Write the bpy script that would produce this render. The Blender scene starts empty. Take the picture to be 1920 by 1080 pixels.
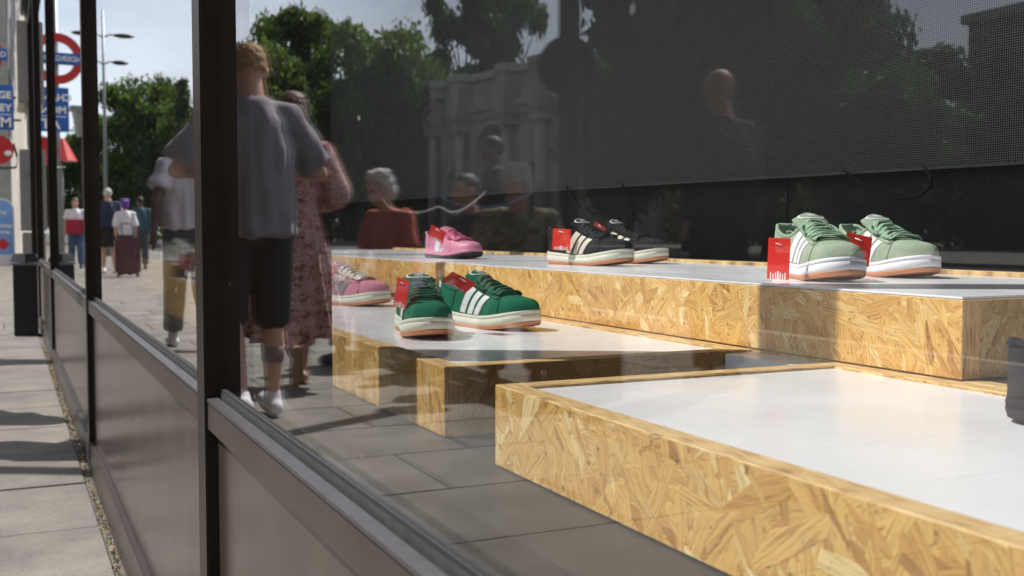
import bpy, bmesh, math, random
from mathutils import Vector, Matrix, Euler, noise
R = math.radians
PI = math.pi
random.seed(7)
S = bpy.context.scene
C = S.collection

# ------------------------------------------------------------------ camera, sky, sun, exposure
cd = bpy.data.cameras.new("camera")
cam = bpy.data.objects.new("camera", cd)
C.objects.link(cam)
cam.location = (0, 0, 0.88)
cam.rotation_euler = (R(90 - 2.943), 0, R(-25.126))
cd.sensor_width = 36
cd.lens = 36 * 2023 / 1920
cd.clip_start = 0.02
cd.clip_end = 3000
cd.dof.use_dof = True
cd.dof.focus_distance = 1.72
cd.dof.aperture_fstop = 8.0
S.camera = cam

SUN_EL = R(53)
SUN_DIR = Vector((-1, 0.565, 0)).normalized() * math.cos(SUN_EL) + Vector((0, 0, math.sin(SUN_EL)))
W = bpy.data.worlds.new("World")
S.world = W
W.use_nodes = True
wn, wl = W.node_tree.nodes, W.node_tree.links
bg = wn['Background']
sky = wn.new('ShaderNodeTexSky')
sky.sky_type = 'NISHITA'
sky.sun_disc = False
sky.sun_elevation = SUN_EL
sky.sun_rotation = math.atan2(SUN_DIR.x, SUN_DIR.y)
sky.dust_density = 2.0
tc = wn.new('ShaderNodeTexCoord')
mp = wn.new('ShaderNodeMapping')
mp.inputs['Scale'].default_value = (1.0, 1.0, 4.5)
nz = wn.new('ShaderNodeTexNoise')
nz.inputs['Scale'].default_value = 1.7
nz.inputs['Detail'].default_value = 8
nz.inputs['Roughness'].default_value = 0.56
nz.inputs['Distortion'].default_value = 0.35
rp = wn.new('ShaderNodeValToRGB')
rp.color_ramp.elements[0].position = 0.36
rp.color_ramp.elements[0].color = (0.04, 0.04, 0.04, 1)
rp.color_ramp.elements[1].position = 0.66
rp.color_ramp.elements[1].color = (0.82, 0.82, 0.82, 1)
mx = wn.new('ShaderNodeMix')
mx.data_type = 'RGBA'
wl.new(tc.outputs['Generated'], mp.inputs['Vector'])
wl.new(mp.outputs[0], nz.inputs['Vector'])
wl.new(nz.outputs[0], rp.inputs[0])
wl.new(rp.outputs[0], mx.inputs[0])
wl.new(sky.outputs[0], mx.inputs[6])
mx.inputs[7].default_value = (8.7, 9.4, 10.6, 1)
wl.new(mx.outputs[2], bg.inputs[0])
bg.inputs[1].default_value = 0.085
sd = bpy.data.lights.new("sun", 'SUN')
sd.energy = 5.0
sd.angle = R(0.55)
sd.color = (1.0, 0.965, 0.91)
sun = bpy.data.objects.new("sun", sd)
C.objects.link(sun)
sun.rotation_euler = SUN_DIR.to_track_quat('Z', 'Y').to_euler()
S.view_settings.view_transform = 'Standard'
S.view_settings.look = 'None'
S.view_settings.exposure = 0.43
S.view_settings.gamma = 1
S.view_settings.use_curve_mapping = False
S.cycles.max_bounces = 10
S.cycles.transparent_max_bounces = 16
S.cycles.glossy_bounces = 5
S.cycles.sample_clamp_indirect = 6
S.cycles.caustics_reflective = False
S.cycles.caustics_refractive = False

# ------------------------------------------------------------------ material helpers
def newmat(name):
    m = bpy.data.materials.new(name)
    m.use_nodes = True
    nt = m.node_tree
    return m, nt, nt.nodes, nt.links, nt.nodes['Principled BSDF']

def val(N, L, op, a, b=None, c=None):
    n = N.new('ShaderNodeMath')
    n.operation = op
    for i, v in enumerate((a, b, c)):
        if v is None:
            continue
        if isinstance(v, (int, float)):
            n.inputs[i].default_value = v
        else:
            L.new(v, n.inputs[i])
    return n.outputs[0]

def ramp(N, L, src, stops):
    r = N.new('ShaderNodeValToRGB')
    e = r.color_ramp.elements
    while len(e) < len(stops):
        e.new(0.5)
    for i, (p, c) in enumerate(stops):
        e[i].position = p
        e[i].color = tuple(c) + (1,)
    L.new(src, r.inputs[0])
    return r.outputs[0]

def mixc(N, L, fac, a, b, mode='MIX'):
    m = N.new('ShaderNodeMix')
    m.data_type = 'RGBA'
    m.blend_type = mode
    for i, v in ((0, fac), (6, a), (7, b)):
        if isinstance(v, (int, float)):
            m.inputs[i].default_value = v
        elif isinstance(v, tuple):
            m.inputs[i].default_value = v + (1,) if len(v) == 3 else v
        else:
            L.new(v, m.inputs[i])
    return m.outputs[2]

def mat(name, col, rough=0.6, var=0.15, nscale=12, bump=0.0, bscale=80, metal=0.0, spec=None, sheen=0.0, coord='Object'):
    """base colour with noise mottling and a fine bump"""
    m, nt, N, L, B = newmat(name)
    t = N.new('ShaderNodeTexCoord')
    n1 = N.new('ShaderNodeTexNoise')
    n1.inputs['Scale'].default_value = nscale
    n1.inputs['Detail'].default_value = 6
    L.new(t.outputs[coord], n1.inputs['Vector'])
    lo = tuple(max(0, c * (1 - var)) for c in col)
    hi = tuple(min(1, c * (1 + var)) for c in col)
    L.new(ramp(N, L, n1.outputs[0], [(0.3, lo), (0.7, hi)]), B.inputs['Base Color'])
    B.inputs['Roughness'].default_value = rough
    B.inputs['Metallic'].default_value = metal
    if spec is not None:
        B.inputs['Specular IOR Level'].default_value = spec
    if sheen:
        B.inputs['Sheen Weight'].default_value = sheen
    if bump:
        n2 = N.new('ShaderNodeTexNoise')
        n2.inputs['Scale'].default_value = bscale
        n2.inputs['Detail'].default_value = 5
        L.new(t.outputs[coord], n2.inputs['Vector'])
        bp = N.new('ShaderNodeBump')
        bp.inputs['Strength'].default_value = bump
        bp.inputs['Distance'].default_value = 0.004
        L.new(n2.outputs[0], bp.inputs['Height'])
        L.new(bp.outputs[0], B.inputs['Normal'])
    return m

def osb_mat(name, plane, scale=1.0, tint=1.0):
    """strand board: several layers of elongated flakes, the 'highest' one wins at every point"""
    m, nt, N, L, B = newmat(name)
    t = N.new('ShaderNodeTexCoord')
    sx = N.new('ShaderNodeSeparateXYZ')
    L.new(t.outputs['Object'], sx.inputs[0])
    a, b = {'yz': ('Y', 'Z'), 'xz': ('X', 'Z'), 'xy': ('X', 'Y')}[plane]
    cx = N.new('ShaderNodeCombineXYZ')
    L.new(sx.outputs[a], cx.inputs[0])
    L.new(sx.outputs[b], cx.inputs[1])
    wob = N.new('ShaderNodeTexNoise')
    wob.inputs['Scale'].default_value = 14
    wob.inputs['Detail'].default_value = 3
    L.new(cx.outputs[0], wob.inputs['Vector'])
    wv = N.new('ShaderNodeVectorMath')
    wv.operation = 'MULTIPLY_ADD'
    L.new(wob.outputs['Color'], wv.inputs[0])
    wv.inputs[1].default_value = (0.012, 0.012, 0)
    L.new(cx.outputs[0], wv.inputs[2])
    best_h = best_c = best_g = None
    angs = [18, -34, 62, -78, 40, -8, 100, -52]
    for k, ang in enumerate(angs):
        big = (1.35, 0.6, 0.95, 0.5, 1.15, 0.7, 0.8, 0.45)[k]
        mpn = N.new('ShaderNodeMapping')
        mpn.inputs['Rotation'].default_value = (0, 0, R(ang))
        mpn.inputs['Location'].default_value = (k * 3.17, k * 1.31, 0)
        L.new(wv.outputs[0], mpn.inputs['Vector'])
        sc = N.new('ShaderNodeVectorMath')
        sc.operation = 'MULTIPLY'
        L.new(mpn.outputs[0], sc.inputs[0])
        sc.inputs[1].default_value = (9.0 * scale / big, 33.0 * scale / big, 1)
        v = N.new('ShaderNodeTexVoronoi')
        v.voronoi_dimensions = '2D'
        v.inputs['Scale'].default_value = 1
        L.new(sc.outputs[0], v.inputs['Vector'])
        ve = N.new('ShaderNodeTexVoronoi')
        ve.voronoi_dimensions = '2D'
        ve.feature = 'DISTANCE_TO_EDGE'
        ve.inputs['Scale'].default_value = 1
        L.new(sc.outputs[0], ve.inputs['Vector'])
        s = N.new('ShaderNodeSeparateColor')
        L.new(v.outputs['Color'], s.inputs[0])
        grain = N.new('ShaderNodeTexNoise')
        grain.noise_dimensions = '2D'
        grain.inputs['Scale'].default_value = 1
        grain.inputs['Detail'].default_value = 5
        grain.inputs['Roughness'].default_value = 0.65
        sg = N.new('ShaderNodeVectorMath')
        sg.operation = 'MULTIPLY'
        L.new(mpn.outputs[0], sg.inputs[0])
        sg.inputs[1].default_value = (14, 420, 1)
        L.new(sg.outputs[0], grain.inputs['Vector'])
        # flake height: its random lift, falling off quickly right at its edge
        edge = val(N, L, 'MULTIPLY', ve.outputs['Distance'], 14.0)
        edge = val(N, L, 'MINIMUM', edge, 1.0)
        h = val(N, L, 'MULTIPLY', s.outputs[0], edge)
        shade = val(N, L, 'MULTIPLY', edge, 1.0)
        if best_h is None:
            best_h, best_c, best_g, best_e = h, s.outputs[1], grain.outputs[0], shade
        else:
            w = val(N, L, 'GREATER_THAN', h, best_h)
            def pick(x, y):
                mm = N.new('ShaderNodeMix')
                L.new(w, mm.inputs[0])
                L.new(y, mm.inputs[2])
                L.new(x, mm.inputs[3])
                return mm.outputs[0]
            best_c = pick(s.outputs[1], best_c)
            best_g = pick(grain.outputs[0], best_g)
            best_e = pick(shade, best_e)
            best_h = val(N, L, 'MAXIMUM', h, best_h)
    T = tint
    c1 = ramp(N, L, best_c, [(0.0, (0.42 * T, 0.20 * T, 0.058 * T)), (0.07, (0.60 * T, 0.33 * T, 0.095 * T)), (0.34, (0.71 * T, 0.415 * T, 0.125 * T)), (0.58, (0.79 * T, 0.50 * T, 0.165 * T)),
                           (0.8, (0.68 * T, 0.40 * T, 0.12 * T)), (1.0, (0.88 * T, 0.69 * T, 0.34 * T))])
    g1 = ramp(N, L, best_g, [(0.34, (0.50, 0.38, 0.28)), (0.47, (0.92, 0.88, 0.82)), (0.56, (1, 1, 1)), (0.75, (1.14, 1.12, 1.05))])
    c2 = mixc(N, L, 0.85, c1, g1, 'MULTIPLY')
    e1 = ramp(N, L, best_e, [(0.0, (0.45, 0.34, 0.24)), (0.6, (1, 1, 1))])
    c3 = mixc(N, L, 0.7, c2, e1, 'MULTIPLY')
    # dark resin gaps
    pit = N.new('ShaderNodeTexNoise')
    pit.inputs['Scale'].default_value = 70
    pit.inputs['Detail'].default_value = 4
    L.new(t.outputs['Object'], pit.inputs['Vector'])
    p1 = ramp(N, L, pit.outputs[0], [(0.29, (0.30, 0.2, 0.12)), (0.36, (1, 1, 1))])
    c4 = mixc(N, L, 0.8, c3, p1, 'MULTIPLY')
    L.new(c4, B.inputs['Base Color'])
    B.inputs['Roughness'].default_value = 0.52
    hh = val(N, L, 'MULTIPLY_ADD', best_g, 0.12, best_h)
    bp = N.new('ShaderNodeBump')
    bp.inputs['Strength'].default_value = 0.55
    bp.inputs['Distance'].default_value = 0.0025
    L.new(hh, bp.inputs['Height'])
    L.new(bp.outputs[0], B.inputs['Normal'])
    return m

def rim_mat():
    """cut edge of strand board: fine horizontal laminations with dark gaps"""
    m, nt, N, L, B = newmat('board_cut_edge')
    t = N.new('ShaderNodeTexCoord')
    mpn = N.new('ShaderNodeMapping')
    mpn.inputs['Scale'].default_value = (1, 1, 1)
    L.new(t.outputs['UV'], mpn.inputs['Vector'])
    sc = N.new('ShaderNodeVectorMath')
    sc.operation = 'MULTIPLY'
    sc.inputs[1].default_value = (30, 420, 1)
    L.new(mpn.outputs[0], sc.inputs[0])
    n = N.new('ShaderNodeTexNoise')
    n.noise_dimensions = '2D'
    n.inputs['Scale'].default_value = 1
    n.inputs['Detail'].default_value = 6
    L.new(sc.outputs[0], n.inputs['Vector'])
    c = ramp(N, L, n.outputs[0], [(0.27, (0.16, 0.09, 0.04)), (0.36, (0.40, 0.23, 0.09)), (0.5, (0.62, 0.40, 0.17)), (0.72, (0.75, 0.55, 0.28))])
    L.new(c, B.inputs['Base Color'])
    B.inputs['Roughness'].default_value = 0.65
    bp = N.new('ShaderNodeBump')
    bp.inputs['Strength'].default_value = 0.5
    bp.inputs['Distance'].default_value = 0.002
    L.new(n.outputs[0], bp.inputs['Height'])
    L.new(bp.outputs[0], B.inputs['Normal'])
    return m

def glass_mat(name, dust=1.0):
    m, nt, N, L, B = newmat(name)
    N.remove(B)
    out = N['Material Output']
    g = N.new('ShaderNodeNewGeometry')
    d = N.new('ShaderNodeVectorMath')
    d.operation = 'DOT_PRODUCT'
    L.new(g.outputs['Normal'], d.inputs[0])
    L.new(g.outputs['Incoming'], d.inputs[1])
    c = val(N, L, 'ABSOLUTE', d.outputs['Value'])
    om = val(N, L, 'SUBTRACT', 1.0, c)
    p5 = val(N, L, 'POWER', om, 5.0)
    fr1 = val(N, L, 'MULTIPLY_ADD', p5, 0.957, 0.043)
    # each face stands for both surfaces of one pane of the double glazed unit
    fr = val(N, L, 'SUBTRACT', 1.0, val(N, L, 'POWER', val(N, L, 'SUBTRACT', 1.0, fr1), 1.6))
    tr = N.new('ShaderNodeBsdfTransparent')
    tr.inputs[0].default_value = (0.965, 0.975, 0.97, 1)
    gl = N.new('ShaderNodeBsdfGlossy')
    gl.inputs['Roughness'].default_value = 0.0
    gl.inputs['Color'].default_value = (1, 1, 1, 1)
    mx1 = N.new('ShaderNodeMixShader')
    L.new(fr, mx1.inputs[0])
    L.new(tr.outputs[0], mx1.inputs[1])
    L.new(gl.outputs[0], mx1.inputs[2])
    # dust specks, dried drops and a faint film
    t = N.new('ShaderNodeTexCoord')
    v = N.new('ShaderNodeTexVoronoi')
    v.inputs['Scale'].default_value = 210
    L.new(t.outputs['Object'], v.inputs['Vector'])
    n = N.new('ShaderNodeTexNoise')
    n.inputs['Scale'].default_value = 5
    n.inputs['Detail'].default_value = 7
    n.inputs['Roughness'].default_value = 0.7
    L.new(t.outputs['Object'], n.inputs['Vector'])
    s = N.new('ShaderNodeSeparateColor')
    L.new(v.outputs['Color'], s.inputs[0])
    rad = val(N, L, 'MULTIPLY', val(N, L, 'POWER', s.outputs[0], 7.0), 0.25)
    spot = val(N, L, 'LESS_THAN', v.outputs['Distance'], rad)
    dens = val(N, L, 'GREATER_THAN', n.outputs[0], 0.49)
    spot = val(N, L, 'MULTIPLY', spot, dens)
    # a few larger dried drops and scratches
    vb = N.new('ShaderNodeTexVoronoi')
    vb.inputs['Scale'].default_value = 22
    wv_ = N.new('ShaderNodeTexNoise')
    wv_.inputs['Scale'].default_value = 60
    wadd = N.new('ShaderNodeVectorMath')
    wadd.operation = 'MULTIPLY_ADD'
    L.new(t.outputs['Object'], wv_.inputs['Vector'])
    L.new(wv_.outputs['Color'], wadd.inputs[0])
    wadd.inputs[1].default_value = (0.012, 0.012, 0.03)
    L.new(t.outputs['Object'], wadd.inputs[2])
    L.new(wadd.outputs[0], vb.inputs['Vector'])
    sb_ = N.new('ShaderNodeSeparateColor')
    L.new(vb.outputs['Color'], sb_.inputs[0])
    big = val(N, L, 'LESS_THAN', vb.outputs['Distance'], val(N, L, 'MULTIPLY', val(N, L, 'POWER', sb_.outputs[1], 6.0), 0.085))
    spot = val(N, L, 'MAXIMUM', spot, big)
    n3 = N.new('ShaderNodeTexNoise')
    n3.inputs['Scale'].default_value = 2.2
    n3.inputs['Detail'].default_value = 5
    L.new(t.outputs['Object'], n3.inputs['Vector'])
    film = val(N, L, 'MULTIPLY', n3.outputs[0], 0.004 * dust)
    fac = val(N, L, 'MULTIPLY_ADD', spot, 0.30 * dust, film)
    df = N.new('ShaderNodeBsdfDiffuse')
    df.inputs[0].default_value = (0.55, 0.54, 0.52, 1)
    mx2 = N.new('ShaderNodeMixShader')
    L.new(fac, mx2.inputs[0])
    L.new(mx1.outputs[0], mx2.inputs[1])
    L.new(df.outputs[0], mx2.inputs[2])
    L.new(mx2.outputs[0], out.inputs['Surface'])
    return m

def led_mat():
    m, nt, N, L, B = newmat('led_screen_face')
    t = N.new('ShaderNodeTexCoord')
    mpn = N.new('ShaderNodeMapping')
    mpn.inputs['Scale'].default_value = (1 / 0.0062, 1 / 0.0062, 1)
    L.new(t.outputs['UV'], mpn.inputs['Vector'])
    fr = N.new('ShaderNodeVectorMath')
    fr.operation = 'FRACTION'
    L.new(mpn.outputs[0], fr.inputs[0])
    sb = N.new('ShaderNodeVectorMath')
    sb.operation = 'SUBTRACT'
    L.new(fr.outputs[0], sb.inputs[0])
    sb.inputs[1].default_value = (0.5, 0.5, 0)
    s2 = N.new('ShaderNodeSeparateXYZ')
    L.new(sb.outputs[0], s2.inputs[0])
    r2 = val(N, L, 'SQRT', val(N, L, 'ADD', val(N, L, 'POWER', s2.outputs[0], 2.0), val(N, L, 'POWER', s2.outputs[1], 2.0)))
    dot = val(N, L, 'LESS_THAN', r2, 0.27)
    c = mixc(N, L, dot, (0.003, 0.003, 0.0034), (0.36, 0.35, 0.33))
    L.new(c, B.inputs['Base Color'])
    B.inputs['Roughness'].default_value = 0.5
    return m

def leaf_mat(name, a, b):
    m, nt, N, L, B = newmat(name)
    oi = N.new('ShaderNodeNewGeometry')
    n = N.new('ShaderNodeTexNoise')
    t = N.new('ShaderNodeTexCoord')
    n.inputs['Scale'].default_value = 0.55
    n.inputs['Detail'].default_value = 3
    L.new(t.outputs['Object'], n.inputs['Vector'])
    f = val(N, L, 'MULTIPLY_ADD', oi.outputs['Random Per Island'], 0.5, val(N, L, 'MULTIPLY', n.outputs[0], 0.6))
    L.new(ramp(N, L, f, [(0.2, a), (0.8, b)]), B.inputs['Base Color'])
    B.inputs['Roughness'].default_value = 0.5
    # light shining through the leaves
    tl = N.new('ShaderNodeBsdfTranslucent')
    L.new(ramp(N, L, f, [(0.2, tuple(x * 1.6 for x in a)), (0.8, (b[0] * 2.2, b[1] * 2.0, b[2] * 1.2))]), tl.inputs[0])
    mxs = N.new('ShaderNodeMixShader')
    mxs.inputs[0].default_value = 0.45
    L.new(B.outputs[0], mxs.inputs[1])
    L.new(tl.outputs[0], mxs.inputs[2])
    L.new(mxs.outputs[0], N['Material Output'].inputs['Surface'])
    return m

def stone_mat(name, col, nscale=3.0, var=0.22, bump=0.5, per=0.12):
    """weathered stone, each object slightly different"""
    m, nt, N, L, B = newmat(name)
    t = N.new('ShaderNodeTexCoord')
    oi = N.new('ShaderNodeObjectInfo')
    ad = N.new('ShaderNodeVectorMath')
    ad.operation = 'ADD'
    L.new(t.outputs['Object'], ad.inputs[0])
    ml = N.new('ShaderNodeVectorMath')
    ml.operation = 'SCALE'
    L.new(oi.outputs['Location'], ml.inputs[0])
    ml.inputs['Scale'].default_value = 1.0
    L.new(ml.outputs[0], ad.inputs[1])
    n1 = N.new('ShaderNodeTexNoise')
    n1.inputs['Scale'].default_value = nscale
    n1.inputs['Detail'].default_value = 9
    n1.inputs['Roughness'].default_value = 0.62
    L.new(ad.outputs[0], n1.inputs['Vector'])
    n2 = N.new('ShaderNodeTexNoise')
    n2.inputs['Scale'].default_value = 60
    n2.inputs['Detail'].default_value = 6
    L.new(ad.outputs[0], n2.inputs['Vector'])
    lo = tuple(c * (1 - var) for c in col)
    hi = tuple(c * (1 + var) for c in col)
    c1 = ramp(N, L, n1.outputs[0], [(0.3, lo), (0.52, col), (0.72, hi)])
    c2 = ramp(N, L, n2.outputs[0], [(0.3, (0.72, 0.70, 0.68)), (0.55, (1, 1, 1))])
    c3 = mixc(N, L, 0.6, c1, c2, 'MULTIPLY')
    rr = ramp(N, L, oi.outputs['Random'], [(0.0, (1 - per,) * 3), (1.0, (1 + per,) * 3)])
    c4 = mixc(N, L, 1.0, c3, rr, 'MULTIPLY')
    # dark blotches such as old gum and stains
    v = N.new('ShaderNodeTexVoronoi')
    v.inputs['Scale'].default_value = 5.5
    L.new(ad.outputs[0], v.inputs['Vector'])
    st = ramp(N, L, v.outputs['Distance'], [(0.0, (0.55, 0.54, 0.53)), (0.11, (0.62, 0.61, 0.6)), (0.16, (1, 1, 1))])
    c5 = mixc(N, L, 0.55, c4, st, 'MULTIPLY')
    L.new(c5, B.inputs['Base Color'])
    B.inputs['Roughness'].default_value = 0.82
    hh = val(N, L, 'MULTIPLY_ADD', n2.outputs[0], 0.4, n1.outputs[0])
    bp = N.new('ShaderNodeBump')
    bp.inputs['Strength'].default_value = bump
    bp.inputs['Distance'].default_value = 0.006
    L.new(hh, bp.inputs['Height'])
    L.new(bp.outputs[0], B.inputs['Normal'])
    return m

def pattern_mat(name, cols, scale=18):
    """printed floral cloth"""
    m, nt, N, L, B = newmat(name)
    t = N.new('ShaderNodeTexCoord')
    n = N.new('ShaderNodeTexNoise')
    n.inputs['Scale'].default_value = scale
    n.inputs['Detail'].default_value = 3
    n.inputs['Distortion'].default_value = 1.6
    L.new(t.outputs['Object'], n.inputs['Vector'])
    L.new(ramp(N, L, n.outputs[0], cols), B.inputs['Base Color'])
    B.inputs['Roughness'].default_value = 0.85
    return m

M = dict(
    frame=mat('bronze_painted_metal', (0.026, 0.019, 0.015), 0.36, 0.10, 9, 0.12, 300, metal=0.0, spec=0.14),
    panel=mat('bronze_kick_panel', (0.050, 0.037, 0.029), 0.22, 0.30, 7, 0.06, 60, metal=0.08),
    rail=mat('brown_rail_metal', (0.040, 0.030, 0.025), 0.36, 0.16, 9, 0.12, 300),
    gasket=mat('black_rubber_gasket', (0.02, 0.02, 0.021), 0.6, 0.2),
    sill=mat('dusty_grey_sill_metal', (0.050, 0.047, 0.050), 0.42, 0.22, 60, 0.15, 500),
    glass=glass_mat('shop_window_glass'),
    dark=mat('black_display_lining', (0.012, 0.012, 0.013), 0.7, 0.3, 5),
    dark2=mat('charcoal_back_wall', (0.010, 0.010, 0.011), 0.55, 0.35, 3, 0.2, 40),
    dfloor=mat('dark_display_floor', (0.03, 0.03, 0.031), 0.5, 0.3, 6),
    white=mat('white_melamine', (0.80, 0.80, 0.845), 0.22, 0.02, 3),
    board=None,
    osb_yz=osb_mat('strand_board_face_long', 'yz', 1.3),
    osb_xz_shaded=osb_mat('strand_board_end_shaded', 'xz', 1.2, 0.62),  # same board, darker tint: shade of the end faces put into the colour
    rim=rim_mat(),
    slab=stone_mat('paving_stone', (0.160, 0.146, 0.128), 2.6, 0.36),
    joint=mat('paving_joint_sand', (0.105, 0.096, 0.082), 0.95, 0.4, 40),
    asphalt=mat('asphalt', (0.05, 0.05, 0.052), 0.9, 0.25, 20, 0.5, 150),
    ground=mat('park_grass', (0.05, 0.075, 0.025), 0.95, 0.4, 0.8),
    paint=mat('road_paint', (0.78, 0.77, 0.72), 0.7, 0.1),
    portland=stone_mat('portland_stone', (0.46, 0.43, 0.38), 1.5, 0.18),
    archstone=stone_mat('weathered_marble', (0.36, 0.35, 0.33), 0.35, 0.35, 0.3, 0.05),
    brick=mat('brown_brick', (0.15, 0.085, 0.06), 0.9, 0.25, 6),
    bark=mat('tree_bark', (0.10, 0.085, 0.065), 0.9, 0.35, 6, 0.6, 20),
    leaf=leaf_mat('plane_tree_leaves', (0.018, 0.040, 0.008), (0.075, 0.135, 0.022)),
    leafd=leaf_mat('dark_tree_leaves', (0.014, 0.028, 0.008), (0.05, 0.085, 0.018)),
    black=mat('black_painted_metal', (0.012, 0.012, 0.013), 0.4, 0.2),
    steel=mat('grey_post_metal', (0.22, 0.24, 0.25), 0.45, 0.1, metal=0.5),
    skin=mat('skin', (0.52, 0.30, 0.215), 0.55, 0.10, 20),
    skin_d=mat('dark_skin', (0.115, 0.06, 0.04), 0.5, 0.12, 20),
    hair_f=mat('cropped_fair_hair', (0.30, 0.175, 0.085), 0.8, 0.25, 60, 0.6, 200),
    hair_b=mat('brown_hair', (0.09, 0.045, 0.025), 0.6, 0.3, 60, 0.5, 150),
    hair_k=mat('black_hair', (0.012, 0.011, 0.011), 0.6, 0.3, 60, 0.5, 150),
    hair_g=mat('grey_hair', (0.50, 0.49, 0.47), 0.8, 0.25, 60, 0.5, 150),
    tee_grey=mat('grey_cotton', (0.185, 0.17, 0.195), 0.9, 0.10, 14, 0.8, 22, sheen=0.2),
    tee_white=mat('white_cotton', (0.66, 0.64, 0.68), 0.9, 0.05, 14, 0.5, 22),
    short_k=mat('black_shorts_cloth', (0.018, 0.014, 0.013), 0.9, 0.2, 14, 0.4, 30),
    navy=mat('navy_cloth', (0.016, 0.020, 0.055), 0.85, 0.2, 14, 0.4, 30),
    dgrey=mat('charcoal_cloth', (0.05, 0.05, 0.058), 0.85, 0.2, 14, 0.4, 30),
    red=mat('red_cotton', (0.42, 0.075, 0.045), 0.9, 0.12, 14, 0.4, 30),
    denim=mat('denim', (0.045, 0.085, 0.17), 0.9, 0.2, 30, 0.4, 90),
    teal=mat('teal_cloth', (0.02, 0.07, 0.09), 0.85, 0.2),
    purple=mat('purple_hair', (0.12, 0.025, 0.27), 0.6, 0.3, 40, 0.6, 120),
    maroon=mat('maroon_case_shell', (0.075, 0.012, 0.025), 0.4, 0.2),
    crimson=mat('crimson_cloth', (0.33, 0.012, 0.045), 0.8, 0.15),
    floral=pattern_mat('red_floral_print', [(0.36, (0.10, 0.02, 0.02)), (0.45, (0.38, 0.11, 0.10)), (0.52, (0.60, 0.44, 0.40)), (0.58, (0.30, 0.10, 0.09)), (0.66, (0.64, 0.55, 0.50))], 24),
    camo=pattern_mat('olive_print_cloth', [(0.38, (0.07, 0.07, 0.03)), (0.5, (0.17, 0.165, 0.085)), (0.6, (0.34, 0.33, 0.22))], 14),
    sole_w=mat('white_shoe_rubber', (0.74, 0.73, 0.71), 0.55, 0.04),
    brown=mat('brown_leather_sole', (0.20, 0.11, 0.055), 0.6, 0.3),
    tattoo=mat('tattoo_ink', (0.22, 0.155, 0.14), 0.6, 0.3, 60),
    tag=mat('red_card', (0.80, 0.022, 0.012), 0.5, 0.03),
    print_w=mat('white_print', (0.85, 0.85, 0.84), 0.5, 0.02),
    eye=mat('dark_eye', (0.02, 0.015, 0.012), 0.2, 0.1),
    blue=mat('sign_blue', (0.012, 0.11, 0.42), 0.4, 0.05),
    pblue=mat('pale_blue_print', (0.16, 0.33, 0.66), 0.5, 0.05),
    sred=mat('sign_red', (0.50, 0.018, 0.018), 0.4, 0.08),
    litter=mat('dry_leaf', (0.26, 0.17, 0.07), 0.9, 0.5, 90),
    moss=mat('moss', (0.10, 0.13, 0.03), 0.9, 0.4, 90),
)

def board_mat():
    m, nt, N, L, B = newmat('white_melamine_board')
    t = N.new('ShaderNodeTexCoord')
    n = N.new('ShaderNodeTexNoise'); n.inputs['Scale'].default_value = 5; n.inputs['Detail'].default_value = 8
    L.new(t.outputs['Object'], n.inputs['Vector'])
    L.new(ramp(N, L, n.outputs[0], [(0.3, (0.78, 0.78, 0.82)), (0.6, (0.82, 0.82, 0.865))]), B.inputs['Base Color'])
    L.new(ramp(N, L, n.outputs[0], [(0.35, (0.20,) * 3), (0.65, (0.28,) * 3)]), B.inputs['Roughness'])
    mp_ = N.new('ShaderNodeMapping'); mp_.inputs['Rotation'].default_value = (0, 0, .7); mp_.inputs['Scale'].default_value = (6, 90, 1)
    L.new(t.outputs['Object'], mp_.inputs['Vector'])
    n2 = N.new('ShaderNodeTexNoise'); n2.inputs['Scale'].default_value = 1; n2.inputs['Detail'].default_value = 2
    L.new(mp_.outputs[0], n2.inputs['Vector'])
    bp = N.new('ShaderNodeBump'); bp.inputs['Strength'].default_value = 0.015; bp.inputs['Distance'].default_value = 0.001
    L.new(n2.outputs[0], bp.inputs['Height']); L.new(bp.outputs[0], B.inputs['Normal'])
    return m
M['board'] = board_mat()

# ------------------------------------------------------------------ mesh helpers
TS = bpy.data.scenes.new('workbench_scene')   # modifiers are evaluated here, away from the big scene
def tagit(o, label=None, cat=None, group=None, kind=None):
    if label: o['label'] = label
    if cat: o['category'] = cat
    if group: o['group'] = group
    if kind: o['kind'] = kind
    return o

def empty(name, loc=(0, 0, 0), rz=0, label=None, cat=None, group=None, kind=None):
    o = bpy.data.objects.new(name, None)
    C.objects.link(o)
    o.location = loc
    o.rotation_euler = (0, 0, rz)
    return tagit(o, label, cat, group, kind)

def link(name, me, m=None, parent=None, smooth=False, loc=None):
    o = bpy.data.objects.new(name, me)
    C.objects.link(o)
    if m is not None and not me.materials:
        me.materials.append(m)
    if parent: o.parent = parent
    if loc is not None: o.location = loc
    if smooth:
        for p in me.polygons: p.use_smooth = True
    return o

def obj(name, bm, m=None, parent=None, smooth=False, loc=None, recalc=True):
    if recalc:
        bmesh.ops.recalc_face_normals(bm, faces=bm.faces)
    me = bpy.data.meshes.new(name)
    bm.to_mesh(me)
    bm.free()
    return link(name, me, m, parent, smooth, loc)

def box(bm, x0, x1, y0, y1, z0, z1, bev=0.0):
    b2 = bmesh.new()
    bmesh.ops.create_cube(b2, size=1)
    for v in b2.verts:
        v.co = Vector(((x0 + x1) / 2 + v.co.x * (x1 - x0), (y0 + y1) / 2 + v.co.y * (y1 - y0), (z0 + z1) / 2 + v.co.z * (z1 - z0)))
    if bev:
        bmesh.ops.bevel(b2, geom=b2.edges[:], offset=bev, segments=2, affect='EDGES')
    join(bm, b2)
    return bm

def join(bm, b2, mtx=None):
    if mtx is not None:
        b2.transform(mtx)
    me = bpy.data.meshes.new('tmp')
    b2.to_mesh(me)
    b2.free()
    bm.from_mesh(me)
    bpy.data.meshes.remove(me)

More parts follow.
